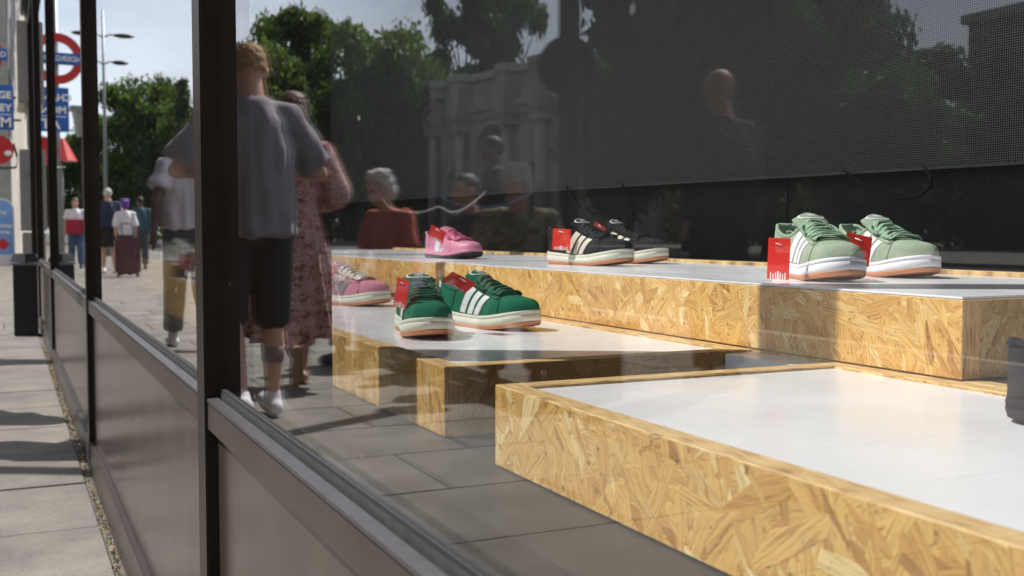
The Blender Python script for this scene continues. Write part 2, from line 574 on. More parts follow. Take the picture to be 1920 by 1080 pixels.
def cyl(bm, p0, p1, r0, r1=None, seg=16, cap=True, sub=1):
    p0, p1 = Vector(p0), Vector(p1)
    r1 = r0 if r1 is None else r1
    d = (p1 - p0)
    if d.length < 1e-6: return
    q = d.to_track_quat('Z', 'Y')
    rows = []
    for k in range(sub + 1):
        f = k / sub
        rows.append([])
        for i in range(seg):
            t = 2 * PI * i / seg
            u = q @ Vector((math.cos(t), math.sin(t), 0))
            rows[-1].append(bm.verts.new(p0 + (p1 - p0) * f + u * (r0 + (r1 - r0) * f)))
    for a, b in zip(rows[:-1], rows[1:]):
        for i in range(seg):
            j = (i + 1) % seg
            bm.faces.new((a[i], a[j], b[j], b[i]))
    if cap:
        bm.faces.new(rows[0][::-1]); bm.faces.new(rows[-1])

def tube(bm, pts, r, seg=8, flat=1.0, up=None):
    """swept tube with optional flattened section"""
    pts = [Vector(p) for p in pts]
    rings = []
    n = len(pts)
    for i, p in enumerate(pts):
        t = (pts[min(i + 1, n - 1)] - pts[max(i - 1, 0)]).normalized()
        u = Vector(up) if up is not None else Vector((0, 0, 1))
        s = t.cross(u)
        if s.length < 1e-4: s = t.cross(Vector((1, 0, 0)))
        s.normalize()
        w = s.cross(t).normalized()
        rr = r[i] if isinstance(r, (list, tuple)) else r
        rings.append([bm.verts.new(p + s * math.cos(2 * PI * k / seg) * rr + w * math.sin(2 * PI * k / seg) * rr * flat) for k in range(seg)])
    for i in range(n - 1):
        for k in range(seg):
            j = (k + 1) % seg
            bm.faces.new((rings[i][k], rings[i][j], rings[i + 1][j], rings[i + 1][k]))
    bm.faces.new(rings[0][::-1]); bm.faces.new(rings[-1])

def ball(bm, c, r, seg=16, rot=None):
    b2 = bmesh.new()
    bmesh.ops.create_uvsphere(b2, u_segments=seg, v_segments=max(6, seg // 2 + 2), radius=1)
    r = (r, r, r) if isinstance(r, (int, float)) else r
    mt = Matrix.Translation(Vector(c)) @ (rot.to_matrix().to_4x4() if rot else Matrix()) @ Matrix.Diagonal((r[0], r[1], r[2], 1))
    join(bm, b2, mt)

def econe(bm, p0, a0, p1, a1, seg=24, xdir=(1, 0, 0)):
    """closed frustum with elliptic ends, a = (rx, ry)"""
    p0, p1 = Vector(p0), Vector(p1)
    z = (p1 - p0).normalized()
    x = Vector(xdir)
    x = (x - z * x.dot(z)).normalized()
    y = z.cross(x)
    a, b = [], []
    for i in range(seg):
        t = 2 * PI * i / seg
        a.append(bm.verts.new(p0 + x * math.cos(t) * a0[0] + y * math.sin(t) * a0[1]))
        b.append(bm.verts.new(p1 + x * math.cos(t) * a1[0] + y * math.sin(t) * a1[1]))
    for i in range(seg):
        j = (i + 1) % seg
        bm.faces.new((a[i], a[j], b[j], b[i]))
    bm.faces.new(a[::-1]); bm.faces.new(b)

def caps(bm, p0, r0, p1, r1, seg=14):
    cyl(bm, p0, p1, r0, r1, seg)
    ball(bm, p0, r0 * 0.999, seg)
    ball(bm, p1, r1 * 0.999, seg)

def remesh(bm, voxel, smooth=4, wrinkle=0.0, wscale=6.0):
    """union of overlapping solids as one continuous skin"""
    bmesh.ops.recalc_face_normals(bm, faces=bm.faces)
    me = bpy.data.meshes.new('tmp')
    bm.to_mesh(me); bm.free()
    o = bpy.data.objects.new('tmp', me)
    TS.collection.objects.link(o)
    md = o.modifiers.new('r', 'REMESH')
    md.mode = 'VOXEL'
    md.voxel_size = voxel
    sm = o.modifiers.new('s', 'SMOOTH')
    sm.iterations = smooth
    sm.factor = 0.5
    TS.view_layers[0].update()
    dg = TS.view_layers[0].depsgraph
    res = bpy.data.meshes.new_from_object(o.evaluated_get(dg))
    bpy.data.objects.remove(o)
    bpy.data.meshes.remove(me)
    if wrinkle:
        nrm = [v.normal.copy() for v in res.vertices]
        for v, vn in zip(res.vertices, nrm):
            p = v.co.copy()
            k = noise.noise(Vector((p.x * wscale * 1.7, p.y * wscale * 1.7, p.z * wscale * 0.55 + 3)))
            v.co = p + vn * ((k + .45) * wrinkle)
    for p in res.polygons: p.use_smooth = True
    return res

def text_mesh(s, size, extr=0.001, bold=0.0, align='CENTER'):
    cu = bpy.data.curves.new('t', 'FONT')
    cu.body = s
    cu.size = size
    cu.extrude = extr
    cu.offset = bold
    cu.align_x = align
    o = bpy.data.objects.new('t', cu)
    TS.collection.objects.link(o)
    TS.view_layers[0].update()
    dg = TS.view_layers[0].depsgraph
    me = bpy.data.meshes.new_from_object(o.evaluated_get(dg))
    bpy.data.objects.remove(o)
    return me

# ------------------------------------------------------------------ SETTING: ground, pavement, road
XG = 0.292          # outer plane of the glass
XF = 0.265          # outer plane of the frame
bm = bmesh.new()
v = [bm.verts.new(p) for p in ((-1500, -1500, -0.125), (1500, -1500, -0.125), (1500, 1500, -0.125), (-1500, 1500, -0.125))]
bm.faces.new(v)
tagit(obj('ground', bm, M['ground']), kind='structure', label='grassy park ground reaching far beyond the road')
bm = bmesh.new()
v = [bm.verts.new(p) for p in ((-24, -80, -0.12), (-5.6, -80, -0.12), (-5.6, 300, -0.12), (-24, 300, -0.12))]
bm.faces.new(v)
road = tagit(obj('road', bm, M['asphalt']), kind='structure', label='grey asphalt road beside the pavement')
for yy in range(-20, 80, 6):
    bm = bmesh.new()
    v = [bm.verts.new(p) for p in ((-14.9, yy, -0.115), (-14.75, yy, -0.115), (-14.75, yy + 3, -0.115), (-14.9, yy + 3, -0.115))]
    bm.faces.new(v)
    obj('lane_marking', bm, M['paint'], road)
bm = bmesh.new()
box(bm, -5.45, 0.60, -12, 120, -0.12, -0.012)
pav = tagit(obj('pavement', bm, M['joint']), kind='structure', label='pale stone slab pavement in front of the shop')
bm = bmesh.new()
box(bm, -5.6, -5.45, -12, 120, -0.12, 0.0, 0.008)
obj('kerb', bm, M['portland'], pav)
bm = bmesh.new()
box(bm, -70, -24.3, -40, 200, -0.124, 0.0)
tagit(obj('far_pavement', bm, M['slab']), kind='structure', label='wide paved island across the road round the arch')

slab_cache = {}
def slab(x0, x1, y0, y1, zoff):
    w, d = round(x1 - x0, 2), round(y1 - y0, 2)
    k = (w, d)
    if k not in slab_cache:
        b = bmesh.new()
        g = 0.0035
        box(b, g, w - g, g, d - g, -0.05, 0.0, 0.0025)
        bmesh.ops.recalc_face_normals(b, faces=b.faces)
        me = bpy.data.meshes.new('paving_slab')
        b.to_mesh(me); b.free()
        me.materials.append(M['slab'])
        slab_cache[k] = me
    o = bpy.data.objects.new('paving_slab', slab_cache[k])
    C.objects.link(o)
    o.parent = pav
    o.location = (x0, y0, zoff)
    o.rotation_euler = (random.uniform(-.001, .001), random.uniform(-.001, .001), 0)
rnd = random.Random(11)
y = -0.92
nrow = 0
ys = []
while y < 14:
    ys.append(y); y += 0.62
for yi in ys:
    x = 0.236 - rnd.uniform(0.0, 0.45) if nrow % 2 else 0.236
    xs = [0.236]
    if nrow % 2: xs.append(round(0.236 - rnd.uniform(0.25, 0.5), 2))
    while xs[-1] > -5.2:
        xs.append(round(xs[-1] - rnd.choice([0.62, 0.74, 0.86, 0.96]), 2))
    xs[-1] = -5.449
    for a, b in zip(xs[1:], xs[:-1]):
        slab(a, b, yi, yi + 0.62, rnd.uniform(-0.0015, 0.0015))
    nrow += 1
# beyond: the same slabs as one joined part (too small to pick apart)
bm = bmesh.new()
yi = ys[-1] + 0.62
while yi < 60:
    x = 0.23
    while x > -5.4:
        w = rnd.choice([0.62, 0.74, 0.86])
        x2 = max(x - w, -5.449)
        box(bm, x2 + 0.004, x - 0.004, yi + 0.004, yi + 0.616, -0.05, rnd.uniform(-0.002, 0.001))
        x = x2
        if x <= -5.44: break
    yi += 0.62
o = obj('far_paving_slabs', bm, M['slab'], pav); o['kind'] = 'stuff'
# narrow gutter strip of grit with leaf litter along the shop front
bm = bmesh.new()
box(bm, 0.238, 0.2645, -3, 13, -0.05, -0.006)
obj('gutter_strip', bm, M['joint'], pav)
bm = bmesh.new()
for i in range(900):
    yy = rnd.uniform(1.2, 9)
    xx = rnd.gauss(0.25, 0.006)
    s = rnd.uniform(0.002, 0.006)
    q = Euler((rnd.uniform(-1, 1), rnd.uniform(-1, 1), rnd.uniform(0, 6))).to_matrix()
    vs = [bm.verts.new(Vector((xx, yy, 0.003 + s * 0.3)) + q @ Vector(p)) for p in ((-s, -s * .5, 0), (s, -s * .6, 0), (s * 1.1, s * .5, s * .3), (-s * .8, s * .6, 0))]
    bm.faces.new(vs)
tagit(obj('leaf_litter', bm, M['litter'], recalc=False), kind='stuff', label='dry leaf litter caught along the foot of the shop front')
bm = bmesh.new()
for i in range(500):
    yy = rnd.uniform(1.2, 8)
    xx = rnd.gauss(0.247, 0.005)
    h = rnd.uniform(0.003, 0.010); a = rnd.uniform(0, 6)
    vs = [bm.verts.new((xx + math.cos(a) * .002, yy + math.sin(a) * .002, -0.004)), bm.verts.new((xx - math.cos(a) * .002, yy - math.sin(a) * .002, -0.004)), bm.verts.new((xx + rnd.uniform(-.004, .004), yy, h))]
    bm.faces.new(vs)
tagit(obj('moss', bm, M['moss'], recalc=False), kind='stuff', label='moss and tiny weeds in the gap at the foot of the shop front')

# ------------------------------------------------------------------ SHOP FRONT
shop = empty('storefront', (0, 0, 0), 0, 'bronze metal shop front with tall glass panes over low kick panels', 'shop front')
MULL = [-2.6, 1.65, 4.25, 7.75, 10.8, 13.15]      # near edge of each upright
MW = 0.07
HT = 3.15
SILL = 0.632
def bx(name, x0, x1, y0, y1, z0, z1, m, bev=0.0015, parent=None):
    b = bmesh.new()
    box(b, x0, x1, y0, y1, z0, z1, bev)
    return obj(name, b, M[m], parent or shop)
for i, y0 in enumerate(MULL):
    bx('mullion', XF, 0.37, y0, y0 + MW, 0.0, HT, 'frame', 0.002)
    if i + 1 < len(MULL):
        ya, yb = y0 + MW, MULL[i + 1]
        # sill rail: sloping dusty ledge with a groove, face bar, recessed panel, skirting
        bx('sill_rail', XF + 0.004, 0.36, ya, yb, 0.584, SILL - 0.006, 'rail', 0.002)
        b = bmesh.new()
        prof = [(XF + 0.0035, 0.6262), (XF + 0.0035, SILL - 0.001), (0.2835, SILL + 0.001), (0.2845, SILL - 0.004), (0.2875, SILL - 0.004), (0.288, SILL + 0.009), (0.296, SILL + 0.009), (0.296, 0.6262)]
        A = [b.verts.new((p[0], ya, p[1])) for p in prof]
        Bv = [b.verts.new((p[0], yb, p[1])) for p in prof]
        for k in range(len(prof)):
            j = (k + 1) % len(prof)
            b.faces.new((A[k], A[j], Bv[j], Bv[k]))
        b.faces.new(A); b.faces.new(Bv[::-1])
        obj('sill_cap', b, M['sill'], shop)
        bx('gasket', 0.2885, 0.2915, ya, yb, SILL + 0.0092, SILL + 0.0135, 'gasket', 0)
        bx('kick_panel', 0.283, 0.30, ya, yb, 0.112, 0.5835, 'panel', 0)
        bx('skirting', XF, 0.31, ya, yb, 0.0, 0.108, 'rail', 0.003)
        bx('glass_pane', XG, XG + 0.010, ya, yb, SILL + 0.0095, HT - 0.02, 'glass', 0)
        bx('interior_sill', 0.3025, 0.36, ya, yb, 0.6265, SILL + 0.006, 'frame', 0.001)
bx('header_rail', XF + 0.002, 0.37, MULL[0], MULL[-1] + MW, HT + 0.001, HT + 0.12, 'frame')
bx('fascia', 0.20, 0.36, MULL[0], MULL[-1] + MW, HT + 0.121, HT + 1.0, 'frame')
# building mass over and behind the shop
bld = empty('shop_building', (0, 0, 0), 0, 'tall building whose ground floor holds the bronze shop front', 'building')
bx('upper_wall', 0.23, 9.0, MULL[0], 13.2, HT + 1.001, 16, 'brick', 0, bld)
bx('side_wall', 0.34, 9.0, MULL[0] - 0.25, MULL[0] - 0.003, 0, HT + 1.0, 'brick', 0, bld)
bx('ceiling_slab', 0.372, 3.6, MULL[0], 13.2, 3.22, 3.35, 'dark', 0, bld)
bx('display_back_wall', 2.55, 2.7, MULL[0], 1.6, 0, 3.218, 'dark2', 0, bld)
# display floor, dividing fin
fl = bx('display_floor', 0.361, 3.4, MULL[0], 13.1, 0.45, 0.594, 'dfloor', 0, bld)
bx('dividing_fin', 0.3712, 0.462, 1.65, 1.72, 0.5945, 3.218, 'dark', 0.001, bld)
# angled back wall panels parallel to the screen
P0 = Vector((2.30, 1.93)); P1 = Vector((1.74, 6.10))
dv = (P1 - P0).normalized(); nrmw = Vector((-dv.y, dv.x))  # towards the street
if nrmw.x > 0: nrmw = -nrmw
def wallbox(name, s0, s1, z0, z1, d0, d1, m, parent, uv=False):
    b = bmesh.new()
    cs = []
    for (s, d) in ((s0, d0), (s1, d0), (s1, d1), (s0, d1)):
        p = P0 + dv * s - nrmw * d
        cs.append(p)
    lo = [b.verts.new((p.x, p.y, z0)) for p in cs]
    hi = [b.verts.new((p.x, p.y, z1)) for p in cs]
    f0 = b.faces.new((lo[0], lo[1], hi[1], hi[0]))
    if uv:
        L_ = b.loops.layers.uv.new('UVMap')
        for lp, c in zip(f0.loops, ((0, 0), (s1 - s0, 0), (s1 - s0, z1 - z0), (0, z1 - z0))):
            lp[L_].uv = c
    for k in range(1, 4):
        j = (k + 1) % 4
        b.faces.new((lo[k], lo[j], hi[j], hi[k]))
    b.faces.new(lo[::-1]); b.faces.new(hi)
    return obj(name, b, M[m], parent, recalc=True)
back = empty('back_partition', (0, 0, 0), 0, 'charcoal partition behind the display boxes, seamed below the screen', 'partition')
s = -4.0
while s < 9:
    wallbox('wall_panel', s, s + 1.196, 0.596, 3.216, 0.05, 0.09, 'dark2', back)
    s += 1.2
scr = empty('led_screen', (0, 0, 0), 0, 'large dark LED mesh screen hanging over the display boxes', 'screen')
SZ = 1.055
M['led'] = led_mat()
s = -3.0
while s < 4.6:
    wallbox('screen_module', s, s + 0.9585, SZ, 3.14, 0.0, 0.035, 'led', scr, uv=True)
    s += 0.96
wallbox('screen_bottom_trim', -3.0, 4.68, SZ - 0.004, SZ - 0.0005, -0.002, 0.03, 'steel', scr)

# unseen buildings behind the viewpoint, added to cut the sky fill
t = empty('sky_block_building', (0, -16, 0), 0, 'unseen dark brick building added behind the viewpoint to cut sky light', 'building')
b = bmesh.new(); box(b, -5.5, 22, -14, 0, -.1, 22, 0); obj('wall', b, M['brick'], t)
for xx in range(-4, 20, 4):
    for zz in (1.2, 5.5, 9.5, 13.5):
        b = bmesh.new(); box(b, xx, xx + 1.8, .003, .06, zz, zz + 2.6); obj('window', b, M['black'], t)
t = empty('parade_building', (0, -10.2, 0), 0, 'unseen dark brick parade building continuing the shop street, added to cut sky light', 'building')
b = bmesh.new(); box(b, .6, 9, -5, 7.2, -.1, 16, 0); obj('wall', b, M['brick'], t)
# ------------------------------------------------------------------ CABLES


def cable(name, pts, r, m, label):
    b = bmesh.new()
    # smooth the polyline
    q = [Vector(p) for p in pts]
    for _ in range(3):
        n = [q[0]]
        for a, c in zip(q[:-1], q[1:]):
            n += [a * 0.75 + c * 0.25, a * 0.25 + c * 0.75]
        n.append(q[-1]); q = n
    tube(b, q, r, 8)
    return tagit(obj(name, b, m, smooth=True), label, 'cable')
def onwall(s, z, off=0.015):
    p = P0 + dv * s + nrmw * off
    return (p.x, p.y, z)
M['cab_w'] = mat('white_cable', (0.62, 0.60, 0.55), 0.5, 0.05)
M['cab_b'] = mat('blue_cable', (0.03, 0.10, 0.28), 0.5, 0.05)
CAB = []  # filled below once positions are known

# ------------------------------------------------------------------ DISPLAY BOXES
def uvface_box(bm, x0, x1, y0, y1, z0, z1, along):
    """box with UV running along 'along' for the cut edges"""
    start = len(bm.faces)
    b2 = bmesh.new()
    bmesh.ops.create_cube(b2, size=1)
    for v_ in b2.verts:
        v_.co = Vector(((x0 + x1) / 2 + v_.co.x * (x1 - x0), (y0 + y1) / 2 + v_.co.y * (y1 - y0), (z0 + z1) / 2 + v_.co.z * (z1 - z0)))
    bmesh.ops.bevel(b2, geom=b2.edges[:], offset=0.0012, segments=1, affect='EDGES')
    L_ = b2.loops.layers.uv.new('UVMap')
    for f in b2.faces:
        f.normal_update()
        endf = abs(f.normal.y if along == 'y' else f.normal.x) > 0.7
        for lp in f.loops:
            c = lp.vert.co
            u = c.z if endf else (c.y if along == 'y' else c.x)
            w = (c.x if along == 'y' else c.y)
            lp[L_].uv = (u, w)
    join(bm, b2)

def display_box(x0, x1, y0, y1, z0, z1, label, flush=False, front_th=0.03):
    root = empty('display_box', (x0, y0, z0), 0, label, 'display box', 'strand board display boxes')
    W_, D_, H_ = x1 - x0, y1 - y0, z1 - z0
    th = 0.03
    def panel(name, a0, a1, b0, b1, m, along):
        bm = bmesh.new()
        uvface_box(bm, a0, a1, b0, b1, 0.0, H_, along)
        me = bpy.data.meshes.new(name)
        bmesh.ops.recalc_face_normals(bm, faces=bm.faces)
        bm.to_mesh(me); bm.free()
        me.materials.append(m)
        me.materials.append(M['rim'])
        for p in me.polygons:
            n_ = p.normal
            if abs(n_.z) > 0.5: p.material_index = 1
            if along == 'y' and abs(n_.y) > 0.5: p.material_index = 1
            if along == 'x' and abs(n_.x) > 0.5: p.material_index = 1
        o = bpy.data.objects.new(name, me)
        C.objects.link(o)
        o.parent = root
        return o
    panel('front_panel', 0, front_th, 0.0, D_, M['osb_yz'], 'y')
    panel('back_panel', W_ - th, W_, 0.0, D_, M['osb_yz'], 'y')
    panel('end_panel', front_th + 0.0004, W_ - th - 0.0004, 0.0, th, M['osb_xz_shaded'], 'x')
    panel('end_panel', front_th + 0.0004, W_ - th - 0.0004, D_ - th, D_, M['osb_xz_shaded'], 'x')
    bm = bmesh.new()
    if flush:
        box(bm, 0.002, W_ - th - 0.0008, 0.003, D_ - 0.0008, H_ + 0.0002, H_ + 0.0035, 0.0008)
    else:
        box(bm, front_th + 0.0008, W_ - th - 0.0008, th + 0.0008, D_ - th - 0.0008, H_ - 0.022, H_ - 0.004, 0.0008)
    obj('top_board', bm, M['board'], root)
    if flush:
        bm = bmesh.new()
        uvface_box(bm, W_ - th, W_, 0.0, D_, H_ + 0.0004, H_ + 0.012, 'y')
        obj('rear_lip', bm, M['rim'], root)
        bm = bmesh.new()
        box(bm, front_th + 0.001, W_ - th - 0.001, th + 0.001, D_ - th - 0.001, H_ - 0.02, H_ - 0.001)
        obj('under_board', bm, M['osb_yz'], root)
    return root
ZL, ZH, ZF = 0.695, 0.800, 0.596
B1 = display_box(0.537, 1.072, -0.42, 1.194, ZF, ZL, 'nearest low strand board box with an empty glossy white top')
B2 = display_box(0.545, 1.072, 1.383, 2.93, ZF, ZL, 'low strand board box carrying the dark green sneakers')
B3 = display_box(1.074, 1.665, 0.972, 2.72, ZL + 0.001, ZH - 0.0035, 'raised strand board box carrying the sage and black sneakers', flush=True)
B3b = display_box(1.060, 1.70, 2.752, 4.9, ZL + 0.001, ZH - 0.0035, 'raised strand board box behind, carrying the single pink sneaker', flush=True)
# plinth board the raised boxes stand on (white top seen in the gap)
display_box(1.076, 1.72, -0.42, 4.9, ZF, ZL, 'low strand board plinth under the raised boxes')
bx('filler_shelf', 1.015, 1.0715, 1.197, 1.380, ZF, ZL - 0.004, 'white', 0.001, bld)
# bay beyond the upright
B4 = display_box(0.51, 0.92, 3.15, 4.15, ZF, ZL + 0.025, 'small low strand board box in the second window bay')
B5 = display_box(0.62, 1.02, 4.62, 5.8, ZF, ZL + 0.05, 'narrow strand board box behind it in the second window bay')


# ------------------------------------------------------------------ SNEAKERS
def lerp_tab(tab, u):
    if u <= tab[0][0]: return tab[0][1]
    for (a, va), (b, vb) in zip(tab[:-1], tab[1:]):
        if u <= b:
            t = (u - a) / (b - a)
            return va + (vb - va) * t
    return tab[-1][1]
def smooth_tab(tab, u):
    """catmull-rom through the table"""
    n = len(tab)
    if u <= tab[0][0]: return tab[0][1]
    if u >= tab[-1][0]: return tab[-1][1]
    for i in range(n - 1):
        if u <= tab[i + 1][0]:
            break
    x0, x1 = tab[i][0], tab[i + 1][0]
    y0, y1 = tab[i][1], tab[i + 1][1]
    m0 = (y1 - tab[i - 1][1]) / (x1 - tab[i - 1][0]) if i > 0 else (y1 - y0) / (x1 - x0)
    m1 = (tab[i + 2][1] - y0) / (tab[i + 2][0] - x0) if i + 2 < n else (y1 - y0) / (x1 - x0)
    h = x1 - x0
    t = (u - x0) / h
    return (2*t**3 - 3*t*t + 1) * y0 + (t**3 - 2*t*t + t) * h * m0 + (-2*t**3 + 3*t*t) * y1 + (t**3 - t*t) * h * m1

LAT = [(0, 0.0), (0.012, .013), (0.04, .023), (0.09, .0305), (0.18, .0345), (0.32, .0355), (0.45, .0385), (0.58, .0450), (0.70, .0490), (0.80, .0485), (0.88, .0425), (0.94, .0320), (0.975, .0200), (0.993, .0095), (1.0, 0.0)]
MED = [(0, 0.0), (0.012, .013), (0.04, .023), (0.09, .0295), (0.18, .0320), (0.32, .0300), (0.45, .0310), (0.58, .0380), (0.70, .0440), (0.80, .0450), (0.88, .0400), (0.94, .0305), (0.975, .0195), (0.993, .0095), (1.0, 0.0)]
HV = [(0, .110), (0.30, .104), (0.38, .090), (0.44, .077), (0.50, .068), (0.58, .0585), (0.66, .0500), (0.74, .0415), (0.82, .0350), (0.89, .0290), (0.94, .0240), (0.975, .015), (1.0, .003)]
COL = [(0, .061), (0.04, .063), (0.12, .055), (0.22, .048), (0.32, .050), (0.38, .057), (0.43, .066), (0.46, .0725)]

class Shoe:
    def __init__(self, L=0.278, mid=0.0295, gum=0.009, wide=1.0, low=1.0):
        self.L, self.mid, self.gum, self.wide, self.low = L, mid, gum, wide, low
    def spring(self, u):
        a = 0.0125 * max(0, (u - 0.62) / 0.38) ** 1.7
        return a + 0.004 * max(0, (0.10 - u) / 0.10) ** 1.5
    def ztop(self, u):
        return self.spring(u) * 0.85 + self.mid + 0.003 * math.cos(u * PI * 2) - 0.001
    def half(self, u):
        return smooth_tab(LAT, u) * self.wide, smooth_tab(MED, u) * self.wide
    def up(self, u, phi, off=0.0, side=1):
        """point on the upper; phi 0 (at sole) .. pi/2 (ridge); side +1 lateral, -1 medial"""
        la, me = self.half(u)
        cx = (la - me) / 2
        w = (la + me) / 2 * 0.945
        H = smooth_tab(HV, u) * self.low
        k = min(1, max(0, (u - 0.45) / 0.25))
        a = 0.62 * k + 0.72 * (1 - k)
        b = 0.86 * k + 0.92 * (1 - k)
        c, s = max(0, math.cos(phi)), max(0, math.sin(phi))
        w2 = w * (1 - 0.12 * (1 - k) * s)
        x = cx + side * w2 * (c ** a)
        z = self.ztop(u) - 0.003 + H * (s ** b)
        p = Vector((x, u * self.L - self.L / 2, z))
        if off:
            e = 0.004
            du = self.up(min(1, u + e), phi, 0, side) - self.up(max(0, u - e), phi, 0, side)
            dp = self.up(u, min(PI / 2 - 1e-3, phi + 0.02), 0, side) - self.up(u, max(0.001, phi - 0.02), 0, side)
            n = du.cross(dp) * side
            if n.length > 1e-12:
                n.normalize()
                cen = Vector((cx, p.y, self.ztop(u) + H * 0.25))
                if n.dot(p - cen) < 0: n = -n
                p = p + n * off
        return p
    def phic(self, u):
        if u >= 0.46: return PI / 2
        H = smooth_tab(HV, u) * self.low
        b = 0.92
        c = smooth_tab(COL, u) * self.low
        return math.asin(min(0.9999, (c / H) ** (1 / b)))

def patch(sh, bm, fn, na, nb, off=0.0011, thick=0.001, side=1):
    """patch laid on the upper: fn(a,b)->(u,phi) with a,b in 0..1"""
    top = [[bm.verts.new(sh.up(*fn(i / na, j / nb), off=off + thick, side=side)) for j in range(nb + 1)] for i in range(na + 1)]
    bot = [[bm.verts.new(sh.up(*fn(i / na, j / nb), off=-0.0006, side=side)) for j in range(nb + 1)] for i in range(na + 1)]
    for i in range(na):
        for j in range(nb):
            bm.faces.new((top[i][j], top[i + 1][j], top[i + 1][j + 1], top[i][j + 1]))
    for i in range(na):
        bm.faces.new((top[i][0], bot[i][0], bot[i + 1][0], top[i + 1][0]))
        bm.faces.new((top[i][nb], top[i + 1][nb], bot[i + 1][nb], bot[i][nb]))
    for j in range(nb):
        bm.faces.new((top[0][j], top[0][j + 1], bot[0][j + 1], bot[0][j]))
        bm.faces.new((top[na][j], bot[na][j], bot[na][j + 1], top[na][j + 1]))

def sole_ring(sh, n=56):
    us = [0.5 - 0.5 * math.cos(PI * i / n) for i in range(n + 1)]
    ring = []
    for u in us: ring.append((sh.half(u)[0], u))
    for u in reversed(us[1:-1]): ring.append((-sh.half(u)[1], u))
    return ring

def sole_part(sh, levels, cap=True):
    """levels: list of (frac 0..1 between spring bottom and ztop, outset)"""
    bm = bmesh.new()
    ring = sole_ring(sh)
    rows = []
    for f, o in levels:
        row = []
        for x, u in ring:
            zb, zt = sh.spring(u), sh.ztop(u)
            k = 1 + o / 0.04
            yy = (u - 0.5) * (sh.L + 2 * o)
            row.append(bm.verts.new((x * k, yy, zb + (zt - zb) * f)))
        rows.append(row)
    n = len(ring)
    for a, b in zip(rows[:-1], rows[1:]):
        for i in range(n):
            j = (i + 1) % n
            bm.faces.new((a[i], a[j], b[j], b[i]))
    for row, fl in ((rows[0], True), (rows[-1], False)):
        # cap as strips across the foot
        h = n // 2
        for i in range(h):
            a, b, c, d = row[i], row[i + 1], row[(n - i - 1) % n], row[(n - i) % n]
            vs = []
            for v_ in (a, b, c, d):
                if v_ not in vs: vs.append(v_)
            if len(vs) >= 3:
                try: bm.faces.new(vs)
                except ValueError: pass
    return bm

def mesh_of(bm, m, smooth=True, sub=0):
    bmesh.ops.recalc_face_normals(bm, faces=bm.faces)
    me = bpy.data.meshes.new('m')
    bm.to_mesh(me); bm.free()
    me.materials.append(m)
    if smooth:
        for p in me.polygons: p.use_smooth = True
    return me

def tongue_fn(sh, a, b, off=0.0):
    """a 0 (down in the lacing) .. 1 (free top), b -1..1 across"""
    def base(a, b):
        y = (0.60 - 0.235 * a) * sh.L - sh.L / 2
        zc = sh.ztop(0.5) + (0.050 + 0.039 * a - 0.012 * max(0, a - .75) * 4 * (a - .6)) * sh.low + 0.0015
        w = (0.020 + 0.0125 * min(1, a * 1.15)) * (1 if a < 0.80 else math.sqrt(max(0.06, 1 - ((a - 0.80) / 0.225) ** 2)))
        la, me = sh.half(0.45)
        x = (la - me) / 2 * 0.6 + w * b
        z = zc - 0.0125 * b * b * (1 - .25 * a)
        return Vector((x, y, z))
    p = base(a, b)
    if off:
        n = (base(a, min(1, b + .05)) - base(a, max(-1, b - .05))).cross(base(min(1, a + .02), b) - base(max(0, a - .02), b))
        n.normalize()
        if n.z < 0: n = -n
        p = p + n * off
    return p

def flat_on_tongue(sh, bm, polys, off=0.0012):
    """polys: lists of (a,b) outlines, each strip given as two equal-length lists"""
    for A, Bv in polys:
        va = [bm.verts.new(tongue_fn(sh, p[0], p[1], off)) for p in A]
        vb = [bm.verts.new(tongue_fn(sh, p[0], p[1], off)) for p in Bv]
        for i in range(len(va) - 1):
            try: bm.faces.new((va[i], va[i + 1], vb[i + 1], vb[i]))
            except ValueError: pass

